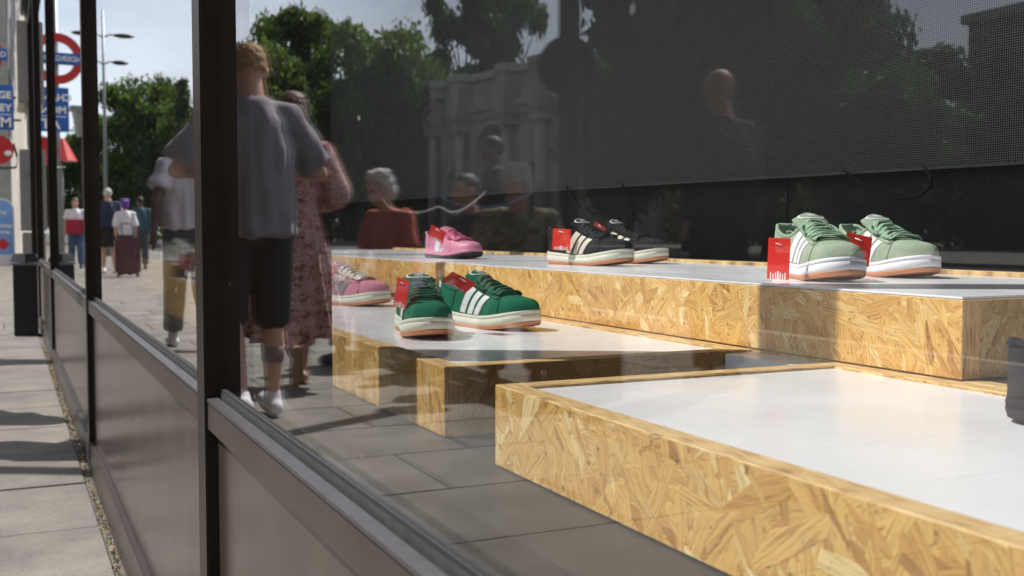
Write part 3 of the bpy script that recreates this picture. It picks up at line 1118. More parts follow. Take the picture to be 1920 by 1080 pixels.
def build_sneaker_meshes(key, upper, lace, stripe, midc, gumc, lining, style='stripes', lace_logo=None, heel=None):
    """dictionary of part name -> list of meshes in shoe space (right shoe)"""
    sh = Shoe() if style == 'stripes' else Shoe(L=0.27, mid=0.021, gum=0.012, wide=0.93, low=0.93)
    parts = []
    if style == 'stripes':
        gum_lv = [(0.0, -.003), (0.04, -.0005), (0.22, .0012), (0.285, .0012)]
        mid_lv = [(0.286, .0004), (0.30, .0012), (0.50, .0016), (0.745, .0014), (0.752, .0009), (0.764, .0009), (0.771, .0014), (0.93, .0012), (0.985, .0000), (1.0, -.002), (1.0, -.006)]
    else:
        gum_lv = [(0.0, -.004), (0.05, -.001), (0.45, .0016), (0.56, .0012)]
        mid_lv = [(0.561, .001), (0.8, .0016), (0.97, .0005), (1.0, -.003)]
    parts.append(('outsole', mesh_of(sole_part(sh, gum_lv), gumc)))
    parts.append(('midsole', mesh_of(sole_part(sh, mid_lv), midc)))
    # upper
    bm = bmesh.new()
    nu, nphi = 64, 13
    us = [0.5 - 0.5 * math.cos(PI * (i + 0.15) / (nu + 0.3)) for i in range(nu + 1)]
    prevL = prevR = None
    for u in us:
        pc = sh.phic(u)
        Lr = [bm.verts.new(sh.up(u, pc * j / nphi, 0, 1)) for j in range(nphi + 1)]
        Rr = [bm.verts.new(sh.up(u, pc * j / nphi, 0, -1)) for j in range(nphi + 1)]
        if prevL:
            for j in range(nphi):
                bm.faces.new((prevL[j], Lr[j], Lr[j + 1], prevL[j + 1]))
                bm.faces.new((prevR[j], prevR[j + 1], Rr[j + 1], Rr[j]))
        prevL, prevR = Lr, Rr
    bmesh.ops.remove_doubles(bm, verts=bm.verts, dist=0.0004)
    me = mesh_of(bm, upper)
    parts.append(('upper', me))
    # inner lining and insole
    bm = bmesh.new()
    prevL = prevR = None
    for u in us:
        if u > 0.55: break
        pc = sh.phic(min(u, 0.455))
        def inn(j, sd):
            p = sh.up(max(0.035, u), pc * j / 6, 0, sd)
            q = p.copy(); q.x *= 0.90
            if j == 6: q.z += 0.0012
            return q
        Lr = [bm.verts.new(inn(j, 1)) for j in range(7)]
        Rr = [bm.verts.new(inn(j, -1)) for j in range(7)]
        if prevL:
            for j in range(6):
                bm.faces.new((prevL[j], Lr[j], Lr[j + 1], prevL[j + 1]))
                bm.faces.new((prevR[j], prevR[j + 1], Rr[j + 1], Rr[j]))
            bm.faces.new((prevL[0], Lr[0], Rr[0], prevR[0]))
        prevL, prevR = Lr, Rr
    parts.append(('lining', mesh_of(bm, lining)))
    # padded collar roll following the opening
    bm = bmesh.new()
    for sd in (1, -1):
        pts = []
        for i in range(20):
            u = 0.02 + 0.43 * i / 19
            p = sh.up(u, sh.phic(u), 0, sd)
            p.x *= 0.955
            pts.append(p)
        tube(bm, pts, 0.0034, 8)
    pts = [sh.up(0.02, sh.phic(0.02), 0, 1), sh.up(0.004, sh.phic(0.004), 0, 1), sh.up(0.02, sh.phic(0.02), 0, -1)]
    for p in pts: p.x *= 0.955
    tube(bm, pts, 0.0036, 8)
    parts.append(('collar', mesh_of(bm, upper)))
    if style == 'stripes':
        # three side stripes on each side
        for sd in (1, -1):
            for k in range(3):
                u0 = 0.340 + 0.090 * k
                bm = bmesh.new()
                def f(a, b, u0=u0):
                    ph = R(3) + a * R(46)
                    lean = 0.100 * a
                    return (u0 + lean + 0.060 * b, ph)
                patch(sh, bm, f, 10, 3, 0.0006, 0.0010, sd)
                parts.append(('side_stripe', mesh_of(bm, stripe, False)))
            # eyestay
            bm = bmesh.new()
            def f(a, b):
                u = 0.425 + 0.335 * a
                return (u, R(50 + 2 * math.sin(a * 5)) + b * (R(19) if a > 0.03 else R(15)))
            patch(sh, bm, f, 18, 3, 0.0008, 0.0012, sd)
            parts.append(('eyestay', mesh_of(bm, upper)))
            bm = bmesh.new()
            for k in range(6):
                c0 = sh.up(0.735 - 0.050 * k, R(59), 0.0026, sd)
                c1 = sh.up(0.735 - 0.050 * k, R(59), 0.0018, sd)
                cyl(bm, c1, c0, 0.0021, 0.0021, 8)
            parts.append(('eyelets', mesh_of(bm, SM['dk'], False)))
            # toe seam: a thin raised stitched edge running down from the lacing
            bm = bmesh.new()
            pts = [sh.up(0.755 + 0.05 * math.sin(t * 1.9) * (1 - t * 0.4) - 0.0 * t, R(66 - 61 * t), 0.0006, sd) for t in [i / 14 for i in range(15)]]
            tube(bm, pts, 0.0011, 6)
            pts = [sh.up(0.235 + 0.05 * t, R(4 + 28 * t), 0.0006, sd) for t in [i / 8 for i in range(9)]]
            tube(bm, pts, 0.0009, 6)
            pts = [sh.up(0.26 + 0.45 * t, R(30 + 20 * t), 0.0004, sd) for t in [i / 16 for i in range(17)]]
            tube(bm, pts, 0.0007, 5)
            parts.append(('seam', mesh_of(bm, upper)))
            # heel tab
            bm = bmesh.new()
            def f(a, b):
                return (0.003 + 0.075 * a, (0.52 + 0.46 * b) * sh.phic(0.003 + 0.075 * a))
            patch(sh, bm, f, 8, 4, 0.0006, 0.0012, sd)
            parts.append(('heel_tab', mesh_of(bm, heel or stripe)))
    else:
        for sd in (1, -1):
            bm = bmesh.new()      # broad pale form strip sweeping back from the sole to the collar
            def f(a, b):
                return (0.31 + 0.10 * b + 0.02 * a * a, R(3) + a * R(24))
            patch(sh, bm, f, 10, 4, 0.0006, 0.001, sd)
            def f2(a, b):
                return (0.44 + 0.11 * a, R(4 + 26 * a * a) + b * R(7) * (1 - a))
            patch(sh, bm, f2, 10, 2, 0.0006, 0.001, sd)
            parts.append(('side_strip', mesh_of(bm, stripe, False)))
            bm = bmesh.new()
            pts = [sh.up(0.60 + 0.09 * t, R(66 - 61 * t), 0.0006, sd) for t in [i / 14 for i in range(15)]]
            tube(bm, pts, 0.0011, 6)
            pts = [sh.up(0.16 + 0.03 * t, R(4 + 34 * t), 0.0006, sd) for t in [i / 8 for i in range(9)]]
            tube(bm, pts, 0.0011, 6)
            parts.append(('seam', mesh_of(bm, upper)))
        bm = bmesh.new()   # leaping mark on the toe
        def f3(a, b): return (0.80 + 0.055 * a, R(44 + 12 * math.sin(a * 3)) + b * R(5) * (1 - .6 * a))
        patch(sh, bm, f3, 8, 2, 0.0006, 0.0008, 1)
        patch(sh, bm, f3, 8, 2, 0.0006, 0.0008, -1)
        parts.append(('toe_mark', mesh_of(bm, stripe, False)))
    # tongue
    bm = bmesh.new()
    na, nb = 16, 10
    T = [[bm.verts.new(tongue_fn(sh, i / na, -1 + 2 * j / nb, 0.0026)) for j in range(nb + 1)] for i in range(na + 1)]
    U = [[bm.verts.new(tongue_fn(sh, i / na, -1 + 2 * j / nb, -0.0045)) for j in range(nb + 1)] for i in range(na + 1)]
    for i in range(na):
        for j in range(nb):
            bm.faces.new((T[i][j], T[i + 1][j], T[i + 1][j + 1], T[i][j + 1]))
            bm.faces.new((U[i][j], U[i][j + 1], U[i + 1][j + 1], U[i + 1][j]))
        bm.faces.new((T[i][0], U[i][0], U[i + 1][0], T[i + 1][0]))
        bm.faces.new((T[i][nb], T[i + 1][nb], U[i + 1][nb], U[i][nb]))
    for j in range(nb):
        bm.faces.new((T[na][j], U[na][j], U[na][j + 1], T[na][j + 1]))
    parts.append(('tongue', mesh_of(bm, upper)))
    if style == 'stripes':
        # tongue emblem: oval ring round a three leaved mark
        bm = bmesh.new()
        N_ = 28
        ca, rb, ra = 0.80, 0.72, 0.155
        outer = [(ca + ra * math.cos(2 * PI * i / N_), rb * math.sin(2 * PI * i / N_)) for i in range(N_ + 1)]
        inner = [(ca + (ra - .028) * math.cos(2 * PI * i / N_), (rb - .11) * math.sin(2 * PI * i / N_)) for i in range(N_ + 1)]
        flat_on_tongue(sh, bm, [(outer, inner)], 0.0036)
        for ang in (-34, 0, 34):
            L1, L2 = [], []
            for i in range(9):
                t = i / 8
                w = 0.115 * math.sin(PI * min(1, t * 1.02)) ** 0.6
                da, db = 0.015 + 0.078 * t, 0
                a_ = ca - 0.035
                c_, s_ = math.cos(R(ang)), math.sin(R(ang))
                sx_ = 0.22
                L1.append((a_ + da * c_ - (w * s_) * sx_ * 0.6, (da * s_) / sx_ * 1.0 + w * c_ * 0.8))
                L2.append((a_ + da * c_ + (w * s_) * sx_ * 0.6, (da * s_) / sx_ * 1.0 - w * c_ * 0.8))
            flat_on_tongue(sh, bm, [(L1, L2)], 0.0037)
        for k in range(2):
            flat_on_tongue(sh, bm, [([(ca - .045 - .022 * k, -.24 + .06 * i) for i in range(9)], [(ca - .055 - .022 * k, -.24 + .06 * i) for i in range(9)])], 0.0037)
        parts.append(('tongue_emblem', mesh_of(bm, lace_logo or stripe, False)))
    # laces: rows bowed over the tongue, alternately crossing
    rows = 6
    def lace_pt(u, ph, sd, lift):
        p = sh.up(min(u, .74), R(ph), 0.003, sd)
        return p + Vector((0, 0, lift))
    for k in range(rows):
        u = 0.745 - 0.050 * k
        bm = bmesh.new()
        for dirn in ((1, -1) if k > 0 else (1,)):
            sk = 0.020 * (1 if dirn == 1 else -.9) if k > 0 else 0
            pts = []
            for i in range(15):
                t = -1 + 2 * i / 14
                sd = 1 if t >= 0 else -1
                uu = u + sk * t - 0.006 * k * (1 - abs(t))
                ph = 86 - 27 * abs(t)
                lift = 0.0030 * (1 - t * t) + (0.0020 if dirn == 1 else 0) + 0.0010 * math.sin(7 * t + k * 2.1)
                p = lace_pt(uu, ph, sd, lift)
                pts.append(p)
            pts[7] = (pts[6] + pts[8]) / 2
            tube(bm, pts, 0.0050, 10, 0.34)
        parts.append(('lace', mesh_of(bm, lace)))
    # lace tails lying beside the tongue
    for sd, ln in ((1, 0.036), (-1, 0.030)):
        bm = bmesh.new()
        b0 = lace_pt(0.475, 62, sd, 0.001)
        pts = [b0, b0 + Vector((sd * 0.004, 0.004, 0.004)), b0 + Vector((sd * 0.010, 0.010, 0.000)), b0 + Vector((sd * 0.012, 0.020, -0.006)), b0 + Vector((sd * 0.010, ln, -0.012))]
        q = pts
        for _ in range(2):
            n = [q[0]]
            for a, c in zip(q[:-1], q[1:]): n += [a * 0.75 + c * 0.25, a * 0.25 + c * 0.75]
            n.append(q[-1]); q = n
        tube(bm, q, 0.0034, 8, 0.5)
        parts.append(('lace_end', mesh_of(bm, lace)))
    return parts

def suede(name, col, rough=0.95):
    return mat(name, col, rough, 0.13, 26, 0.45, 700, spec=0.2)
SM = dict(
    sage=suede('sage_suede', (0.345, 0.415, 0.31)), sage_l=mat('sage_lace', (0.29, 0.43, 0.31), 0.9, 0.12, 60, 0.5, 500),
    green=suede('green_suede', (0.012, 0.155, 0.085)), green_l=mat('green_lace', (0.014, 0.125, 0.074), 0.9, 0.15, 60, 0.5, 500),
    blk=suede('black_suede', (0.020, 0.018, 0.022)), blk_l=mat('black_lace', (0.010, 0.010, 0.011), 0.9, 0.15, 60, 0.5, 500),
    pink=suede('pink_suede', (0.70, 0.27, 0.35)), pink2=mat('pink_leather', (0.74, 0.28, 0.42), 0.45, 0.06, 14, 0.15, 400),
    pink_l=mat('pink_lace', (0.76, 0.22, 0.38), 0.85, 0.1, 60),
    cream_l=mat('cream_lace', (0.74, 0.70, 0.60), 0.85, 0.06, 60, 0.4, 500),
    white=mat('white_stripe_leather', (0.82, 0.82, 0.84), 0.5, 0.03, 30, 0.1, 400),
    cream=mat('cream_leather', (0.68, 0.63, 0.51), 0.55, 0.04, 30),
    midw=mat('white_midsole', (0.80, 0.79, 0.83), 0.6, 0.02, 30, 0.15, 600), midc=mat('cream_midsole', (0.74, 0.72, 0.60), 0.6, 0.03, 30, 0.15, 600),
    gum=mat('gum_rubber', (0.62, 0.25, 0.115), 0.6, 0.06, 30, 0.2, 500), dk=mat('dark_rubber', (0.020, 0.018, 0.022), 0.7, 0.25, 90, 0.8, 900),
    mint=mat('mint_lining', (0.42, 0.62, 0.54), 0.85, 0.08, 40), grey=mat('grey_leather', (0.22, 0.22, 0.22), 0.6, 0.08),
    khaki=suede('khaki_suede', (0.42, 0.38, 0.25)), offw=suede('offwhite_suede', (0.68, 0.66, 0.62)),
)
PAL = {
    'sage': build_sneaker_meshes('sage', SM['sage'], SM['sage_l'], SM['white'], SM['midw'], SM['gum'], SM['mint'], heel=SM['mint']),
    'green': build_sneaker_meshes('green', SM['green'], SM['green_l'], SM['white'], SM['midc'], SM['gum'], SM['green'], heel=SM['white']),
    'black': build_sneaker_meshes('black', SM['blk'], SM['blk_l'], SM['cream'], SM['midc'], SM['gum'], SM['blk'], lace_logo=SM['white'], heel=SM['blk']),
    'pinks': build_sneaker_meshes('pinks', SM['pink'], SM['cream_l'], SM['grey'], SM['midc'], SM['gum'], SM['pink'], heel=SM['pink'], lace_logo=SM['white']),
    'runner': build_sneaker_meshes('runner', SM['pink2'], SM['pink_l'], SM['white'], SM['pink2'], SM['dk'], SM['pink2'], style='low'),
    'khaki': build_sneaker_meshes('khaki', SM['khaki'], SM['khaki'], SM['grey'], SM['offw'], SM['dk'], SM['khaki'], heel=SM['grey']),
    'white': build_sneaker_meshes('white', SM['offw'], SM['white'], SM['offw'], SM['midw'], SM['gum'], SM['offw'], heel=SM['offw']),
    'mesh': build_sneaker_meshes('mesh', SM['dk'], SM['blk_l'], SM['dk'], SM['dk'], SM['dk'], SM['blk'], style='low'),
}
def sneaker(kind, x, y, z, heading, left, label, group=None):
    root = empty('sneaker', (x, y, z), -R(heading), label, 'sneaker', group)
    if left: root.scale = (-1, 1, 1)
    for nm, me in PAL[kind]:
        o = bpy.data.objects.new(nm, me)
        C.objects.link(o)
        o.parent = root
        if nm == 'eyelets': o['kind'] = 'stuff'
    return root
ZT = 0.8002
G1 = 'sneakers on the display boxes'
sneaker('sage', 1.255, 1.455, ZT, 198, True, 'sage green suede sneaker with white stripes, the one nearer the glass', G1)
sneaker('sage', 1.470, 1.512, ZT, 192, False, 'sage green suede sneaker with white stripes, the one farther from the glass', G1)
sneaker('black', 1.300, 2.325, ZT, 166, False, 'black suede sneaker with cream stripes standing in front of its pair', G1)
sneaker('black', 1.465, 2.44, ZT, 160, True, 'black suede sneaker with cream stripes standing behind its pair', G1)
sneaker('runner', 1.245, 3.085, ZT, 168, False, 'low pink leather sneaker with thin dark sole on the raised box', G1)
sneaker('green', 0.697, 1.893, ZL - 0.0038, 191, True, 'dark green suede sneaker with its laced front facing the street', G1)
sneaker('green', 0.872, 1.975, ZL - 0.0038, 163, False, 'dark green suede sneaker turned sideways behind its pair', G1)
sneaker('pinks', 0.812, 2.745, ZL - 0.0038, 152, False, 'dusty pink suede sneaker with cream laces partly hidden by the dividing fin', G1)
sneaker('mesh', 1.008, 0.676, ZL - 0.0038, 128, False, 'black running sneaker on the nearest white topped box', G1)
sneaker('khaki', 0.625, 3.88, ZL + 0.0212, 172, False, 'khaki sneaker with grey side in the second window bay', G1)
sneaker('white', 0.625, 3.42, ZL + 0.0212, 172, True, 'off-white sneaker beside the khaki one in the second window bay', G1)
sneaker('white', 0.735, 5.15, ZL + 0.0462, 150, False, 'off-white sneaker farthest away in the second window bay', G1)

# red hang tags
def tag_mesh(w, h):
    bm = bmesh.new()
    box(bm, -w / 2, w / 2, -0.0004, 0.0004, -h, 0)
    return bm
def price_tag(x, y, z, w, h, rz, ry, label, rx=0):
    t = empty('price_tag', (x, y, z), 0, label, 'price tag', 'red tags tied to the sneakers')
    t.rotation_euler = (R(rx), R(ry), R(rz))
    obj('card', tag_mesh(w, h), M['tag'], t)
    bm = bmesh.new()
    n = 7
    for k in range(n):
        xx = -w * 0.33 + w * 0.66 * k / (n - 1)
        bw = w * (0.046 if k == 3 else 0.024)
        hh = h * (0.17, 0.13, 0.17, 0.20, 0.17, 0.14, 0.17)[k]
        for s_ in (-1, 1):
            yy = s_ * 0.0006
            vs = [bm.verts.new(p) for p in ((xx - bw, yy, -h), (xx + bw, yy, -h), (xx + bw, yy, -h + hh), (xx - bw, yy, -h + hh))]
            bm.faces.new(vs)
    obj('printed_bars', bm, M['print_w'], t, recalc=False)
    bm = bmesh.new()
    tube(bm, [(-w * 0.14, -0.0008, -h * .13), (w * 0.0, -0.0012, -h * .15), (w * 0.14, -0.0008, -h * .17)], w * 0.045, 8, 0.4)
    obj('plastic_tie', bm, M['print_w'], t, True)
    return t
price_tag(1.150, 1.418, 0.871, 0.038, 0.068, -62, 2, 'red price tag hanging at the heel of the sage sneaker nearer the glass')
price_tag(1.352, 1.452, 0.876, 0.046, 0.056, -60, 12, 'red price tag tilted between the two sage sneakers', 18)
price_tag(1.235, 2.345, 0.889, 0.050, 0.052, -58, 3, 'red price tag on the front black sneaker')
price_tag(1.375, 2.400, 0.900, 0.036, 0.026, -55, 30, 'small red price tag on the rear black sneaker', 30)
price_tag(1.170, 3.010, 0.893, 0.054, 0.040, -52, 24, 'red price tag on the single pink sneaker', 12)
price_tag(0.641, 1.822, 0.797, 0.032, 0.052, -66, 12, 'red price tag hanging beside the dark green sneaker that faces the street')
price_tag(0.765, 1.838, 0.797, 0.052, 0.046, -6, 26, 'red price tag lying over the sideways dark green sneaker', 62)
price_tag(0.882, 0.672, 0.758, 0.036, 0.048, -70, 0, 'red price tag on the black running sneaker')
price_tag(0.568, 3.90, 0.802, 0.040, 0.050, -20, 10, 'red price tag on the khaki sneaker in the second bay')

# cables along the partition
cable('white_cable', [onwall(a, b, .03) for a, b in [(3.537, 1.055), (3.462, 1.006), (3.341, .989), (3.111, .977), (3.002, .994), (2.94, 1.006), (2.88, .993), (2.82, .974), (2.72, .981), (2.62, 1.01), (2.50, 1.06)]], 0.0058, M['cab_w'], 'white power cable sagging in two loops below the screen')
cable('blue_cable', [onwall(a, b, .02) for a, b in [(2.97, 1.06), (2.795, 1.015), (2.697, 1.0), (2.464, .993), (2.291, 1.008), (2.1, 1.06)]], 0.0035, M['cab_b'], 'thin blue data cable sagging below the screen')
cable('black_cable', [onwall(a, b, .02) for a, b in [(1.9, 1.06), (1.828, .987), (1.76, .92), (1.70, .80), (1.68, .70)]], 0.005, M['black'], 'black cable dropping behind the front black sneaker')
cable('black_cable', [onwall(a, b, .02) for a, b in [(1.55, 1.06), (1.50, 1.0), (1.48, .95), (1.48, .80), (1.5, .70)]], 0.004, M['black'], 'black cable with a red sleeve dropping behind the rear black sneaker')
cable('black_cable', [onwall(a, b, .02) for a, b in [(.52, 1.06), (.426, 1.003), (.335, .975), (.266, .976), (.215, 1.01), (.25, 1.06)]], 0.0045, M['black'], 'black cable looping below the screen near its right end')

# ------------------------------------------------------------------ PEOPLE
def person(name_label, loc, heading, height=1.78, pose=None, skin='skin', hair='hair_f', hair_style='short', top=None, bottom=None, shoes='sole_w',
           fine=0.012, fingers=True, build=1.0, group=None, extra=None, face=False):
    """body is one continuous skin; hair, clothes and shoes are children. x to the person's right, y forward"""
    k = height / 1.78
    J = dict(head=(0, .025, 1.655), neck=(0, -.005, 1.50), chest=(0, 0, 1.30), waist=(0, 0, 1.08), pelvis=(0, 0, .95),
             shR=(.178, -.005, 1.435), elR=(.225, -.03, 1.15), wrR=(.235, .05, .90),
             shL=(-.178, -.005, 1.435), elL=(-.225, -.03, 1.15), wrL=(-.235, .05, .90),
             hiR=(.092, 0, .92), knR=(.098, .03, .50), anR=(.098, 0, .085),
             hiL=(-.092, 0, .92), knL=(-.098, .03, .50), anL=(-.098, 0, .085), toeR=0.0, toeL=0.0)
    J.update(pose or {})
    for q in list(J):
        if isinstance(J[q], tuple): J[q] = Vector(J[q]) * k
    lean = J.get('lean', 0)
    if lean:
        mt = Matrix.Translation(J['pelvis']) @ Matrix.Rotation(R(-lean), 4, 'X') @ Matrix.Translation(-J['pelvis'])
        keep = J.get('keep', ())
        for q in ('head', 'neck', 'chest', 'waist', 'shR', 'shL', 'elR', 'elL', 'wrR', 'wrL'):
            if q not in keep: J[q] = mt @ J[q]
    root = empty('person', loc, -R(heading), name_label, 'person', group)
    hr = Euler((R(-J.get('nod', 0)), 0, R(J.get('turn', 0))), 'XYZ')
    hm = hr.to_matrix()
    h = J['head']
    def hp(x, y, z): return h + hm @ (Vector((x, y, z)) * k)
    up_ = (J['neck'] - J['waist']).normalized()
    b = bmesh.new()
    bd = build
    # head and neck
    ball(b, hp(0, -.008, .028), (.076 * k, .095 * k, .092 * k), 20, hr)
    ball(b, hp(0, .022, -.030), (.060 * k, .072 * k, .085 * k), 18, hr)
    ball(b, hp(0, .040, -.080), (.036 * k, .036 * k, .026 * k), 12, hr)
    caps(b, hp(0, .085, .005), .010 * k, hp(0, .103, -.030), .014 * k, 8)
    ball(b, hp(0, .086, -.062), (.024 * k, .012 * k, .010 * k), 10, hr)
    for sx in (-1, 1):
        ball(b, hp(.083 * sx, -.004, -.004), (.013 * k, .021 * k, .034 * k), 10, hr)
    caps(b, hp(0, -.012, -.04), .054 * k, J['neck'] - up_ * .03 * k, .062 * k * bd, 14)
    # trunk
    econe(b, J['pelvis'] - up_ * .06 * k, (.150 * k * bd, .105 * k), J['waist'], (.132 * k * bd, .098 * k))
    econe(b, J['waist'] - up_ * .01, (.132 * k * bd, .098 * k), J['chest'] + up_ * .06 * k, (.165 * k * bd, .112 * k))
    ball(b, J['chest'] + up_ * .03 * k, (.165 * k * bd, .112 * k, .16 * k), 20)
    ball(b, J['pelvis'], (.155 * k * bd, .115 * k, .115 * k), 18)
    caps(b, J['shR'] * .55 + J['neck'] * .45 - up_ * .02, .052 * k, J['shR'], .052 * k)
    caps(b, J['shL'] * .55 + J['neck'] * .45 - up_ * .02, .052 * k, J['shL'], .052 * k)
    for s_ in 'RL':
        sg = 1 if s_ == 'R' else -1
        caps(b, J['sh' + s_], .052 * k * bd, J['el' + s_], .038 * k)
        caps(b, J['el' + s_], .040 * k, J['wr' + s_], .026 * k)
        d = (J['wr' + s_] - J['el' + s_]).normalized()
        side = d.cross(Vector((sg, 0, 0)))
        if side.length < .2: side = d.cross(Vector((0, 0, 1)))
        side.normalize()
        th = d.cross(side).normalized()
        wr = J['wr' + s_]
        pm = wr + d * .055 * k
        ball(b, pm, .030 * k, 10)
        caps(b, wr, .026 * k, pm, .028 * k, 10)
        if fingers:
            for i_, (o_, ln) in enumerate(((-.030, .062), (-.010, .072), (.010, .068), (.028, .054))):
                f0 = pm + side * o_ * k + d * .018 * k
                f1 = f0 + d * ln * .55 * k + side * o_ * .15
                f2 = f1 + (d * .8 + th * .35 * (-sg)).normalized() * ln * .5 * k
                caps(b, f0, .0115 * k, f1, .0105 * k, 8); caps(b, f1, .0105 * k, f2, .009 * k, 8)
            t0 = wr + d * .02 * k - side * .026 * k
            caps(b, t0, .013 * k, t0 + (d * .6 - side * .8).normalized() * .045 * k, .0115 * k, 8)
        caps(b, J['hi' + s_], .088 * k * bd, J['kn' + s_], .056 * k)
        kn, an = J['kn' + s_], J['an' + s_]
        md = kn.lerp(an, .32) + Vector((0, -.018 * k, 0))
        caps(b, kn, .053 * k, md, .055 * k); caps(b, md, .055 * k, an, .034 * k)
        ta = R(J['toe' + s_])      # + = heel raised, sole turned backwards
        fd = Vector((0, math.cos(ta), -math.sin(ta)))
        fu = Vector((0, math.sin(ta), math.cos(ta)))
        an2 = an - fu * .045 * k
        caps(b, an2 - fd * .045 * k, .034 * k, an2 + fd * .12 * k, .030 * k, 10)
    me = remesh(b, fine, 3)
    body = link('body', me, M[skin], root)
    # hair
    if hair_style != 'bald':
        b = bmesh.new()
        if hair_style == 'short':
            ball(b, hp(0, -.012, .032), (.0785 * k, .0965 * k, .0925 * k), 22, hr)
            ball(b, hp(0, -.034, -.004), (.068 * k, .070 * k, .072 * k), 18, hr)
        elif hair_style == 'full':
            ball(b, hp(0, -.018, .045), (.094 * k, .108 * k, .10 * k), 22, hr)
            ball(b, hp(0, -.050, -.015), (.085 * k, .078 * k, .085 * k), 18, hr)
            for i_ in range(14):
                a_ = i_ * 2.4
                ball(b, hp(.06 * math.cos(a_), -.02 + .06 * math.sin(a_), .09 + .02 * math.sin(i_ * 1.7)), .034 * k, 8)
        elif hair_style == 'long':
            ball(b, hp(0, -.018, .035), (.090 * k, .104 * k, .10 * k), 22, hr)
            caps(b, hp(0, -.055, .0), .082 * k, hp(0, -.085, -.22), .062 * k)
        # keep only what lies behind the hairline
        me = remesh(b, 0.0065, 1, .0065, 55)
        bm_ = bmesh.new(); bm_.from_mesh(me)
        inv = hm.inverted()
        kill = []
        for f in bm_.faces:
            c = inv @ (f.calc_center_median() - h) / k
            if c.y > .035 and c.z < .062 + (c.y - .035) * .3: kill.append(f)
            elif hair_style == 'short' and (c.z < -.030 + .008 * math.sin(c.x * 90) or (abs(c.x) > .060 and c.z < .012 and c.y > -.035)): kill.append(f)
        bmesh.ops.delete(bm_, geom=kill, context='FACES')
        bm_.to_mesh(me); bm_.free()
        link('hair', me, M[hair], root, True)
    if face:
        for sx in (-1, 1):
            b = bmesh.new(); ball(b, hp(.030 * sx, .083, .006), .0105 * k, 10)
            obj('eye', b, M['eye'], root, True)
    def cloth(nm, b, m, vox=None, wr=.006):
        me = remesh(b, vox or max(fine, .011), 9 if nm == 'shirt' else 4, wr, 9.0)
        return link(nm, me, M[m], root)
    if top:
        m, sleeve, hem, loose = top
        b = bmesh.new()
        pel = J['pelvis'] + (J['waist'] - J['pelvis']) * hem
        econe(b, pel, ((.170 + .02 * loose) * k * bd, (.130 + .025 * loose) * k), J['chest'] - up_ * .02, ((.172 + .012 * loose) * k * bd, (.122 + .014 * loose) * k))
        econe(b, J['chest'] - up_ * .03, ((.172 + .012 * loose) * k * bd, (.122 + .014 * loose) * k), J['chest'] + up_ * .11 * k, (.168 * k * bd, .112 * k))
        ball(b, J['chest'] + up_ * .05 * k, (.176 * k * bd, .122 * k, .125 * k), 22)
        for s_ in 'RL':
            sg = 1 if s_ == 'R' else -1
            caps(b, J['neck'] * .55 + J['sh' + s_] * .45 - up_ * .028 * k, .060 * k, J['sh' + s_], .062 * k)
            e = J['sh' + s_].lerp(J['el' + s_], min(1, sleeve))
            ball(b, J['sh' + s_], .061 * k * bd, 14)
            cyl(b, J['sh' + s_], e, .061 * k * bd, (.062 + .018 * loose) * k * bd if sleeve <= 1 else .050 * k, 18)
            if sleeve > 1:
                ball(b, J['el' + s_], .050 * k, 12)
                e2 = J['el' + s_].lerp(J['wr' + s_], sleeve - 1)
                cyl(b, J['el' + s_], e2, .050 * k, .040 * k, 16)
        econe(b, J['neck'] - up_ * .075 * k, (.135 * k, .105 * k), J['neck'] - up_ * .012 * k, (.088 * k, .084 * k))
        econe(b, J['neck'] - up_ * .02 * k, (.088 * k, .084 * k), J['neck'] + up_ * .006 * k, (.070 * k, .068 * k))
        cloth('shirt', b, m, max(.009, fine * .8), .011 + .007 * loose)
    if bottom:
        m, ln, loose = bottom
        b = bmesh.new()
        ball(b, J['pelvis'] + Vector((0, 0, -.01)), ((.168) * k * bd, .130 * k, .125 * k), 20)
        if m in ('floral_dress',):
            pass
        for s_ in 'RL':
            hi, kn, an = J['hi' + s_], J['kn' + s_], J['an' + s_]
            ball(b, hi, .104 * k * bd, 16)
            if ln <= 1:
                cyl(b, hi, hi.lerp(kn, ln), .106 * k * bd, (.088 + .02 * loose) * k * bd, 20)
            else:
                cyl(b, hi, kn, .104 * k * bd, (.074 + .012 * loose) * k, 20)
                ball(b, kn, (.074 + .012 * loose) * k, 14)
                cyl(b, kn, kn.lerp(an, ln - 1), (.074 + .012 * loose) * k, (.060 + .018 * loose) * k, 18)
        cloth('trousers' if ln > 1 else 'shorts', b, m, max(.010, fine * .8))
    if shoes:
        for s_ in 'RL':
            an = J['an' + s_]
            ta = R(J['toe' + s_])
            fd = Vector((0, math.cos(ta), -math.sin(ta)))
            fu = Vector((0, math.sin(ta), math.cos(ta)))
            c0 = an - fu * .050 * k
            b = bmesh.new()
            caps(b, c0 - fd * .050 * k, .042 * k, c0 + fd * .06 * k, .045 * k, 14)
            caps(b, c0 + fd * .06 * k, .045 * k, c0 + fd * .145 * k, .036 * k, 14)
            caps(b, c0 - fd * .03 * k, .042 * k, an + fu * .01 * k, .043 * k, 12)
            # flatten the sole
            mt = Matrix(((1, 0, 0), (0, fd.y, fu.y), (0, fd.z, fu.z)))
            inv = mt.inverted()
            for v_ in b.verts:
                q = inv @ (v_.co - an)
                q.z = max(q.z, -.085 * k)
                v_.co = an + mt @ q
            me = remesh(b, .009, 2)
            link('shoe', me, M[shoes], root)
    if extra: extra(root, J, k, b)
    return root

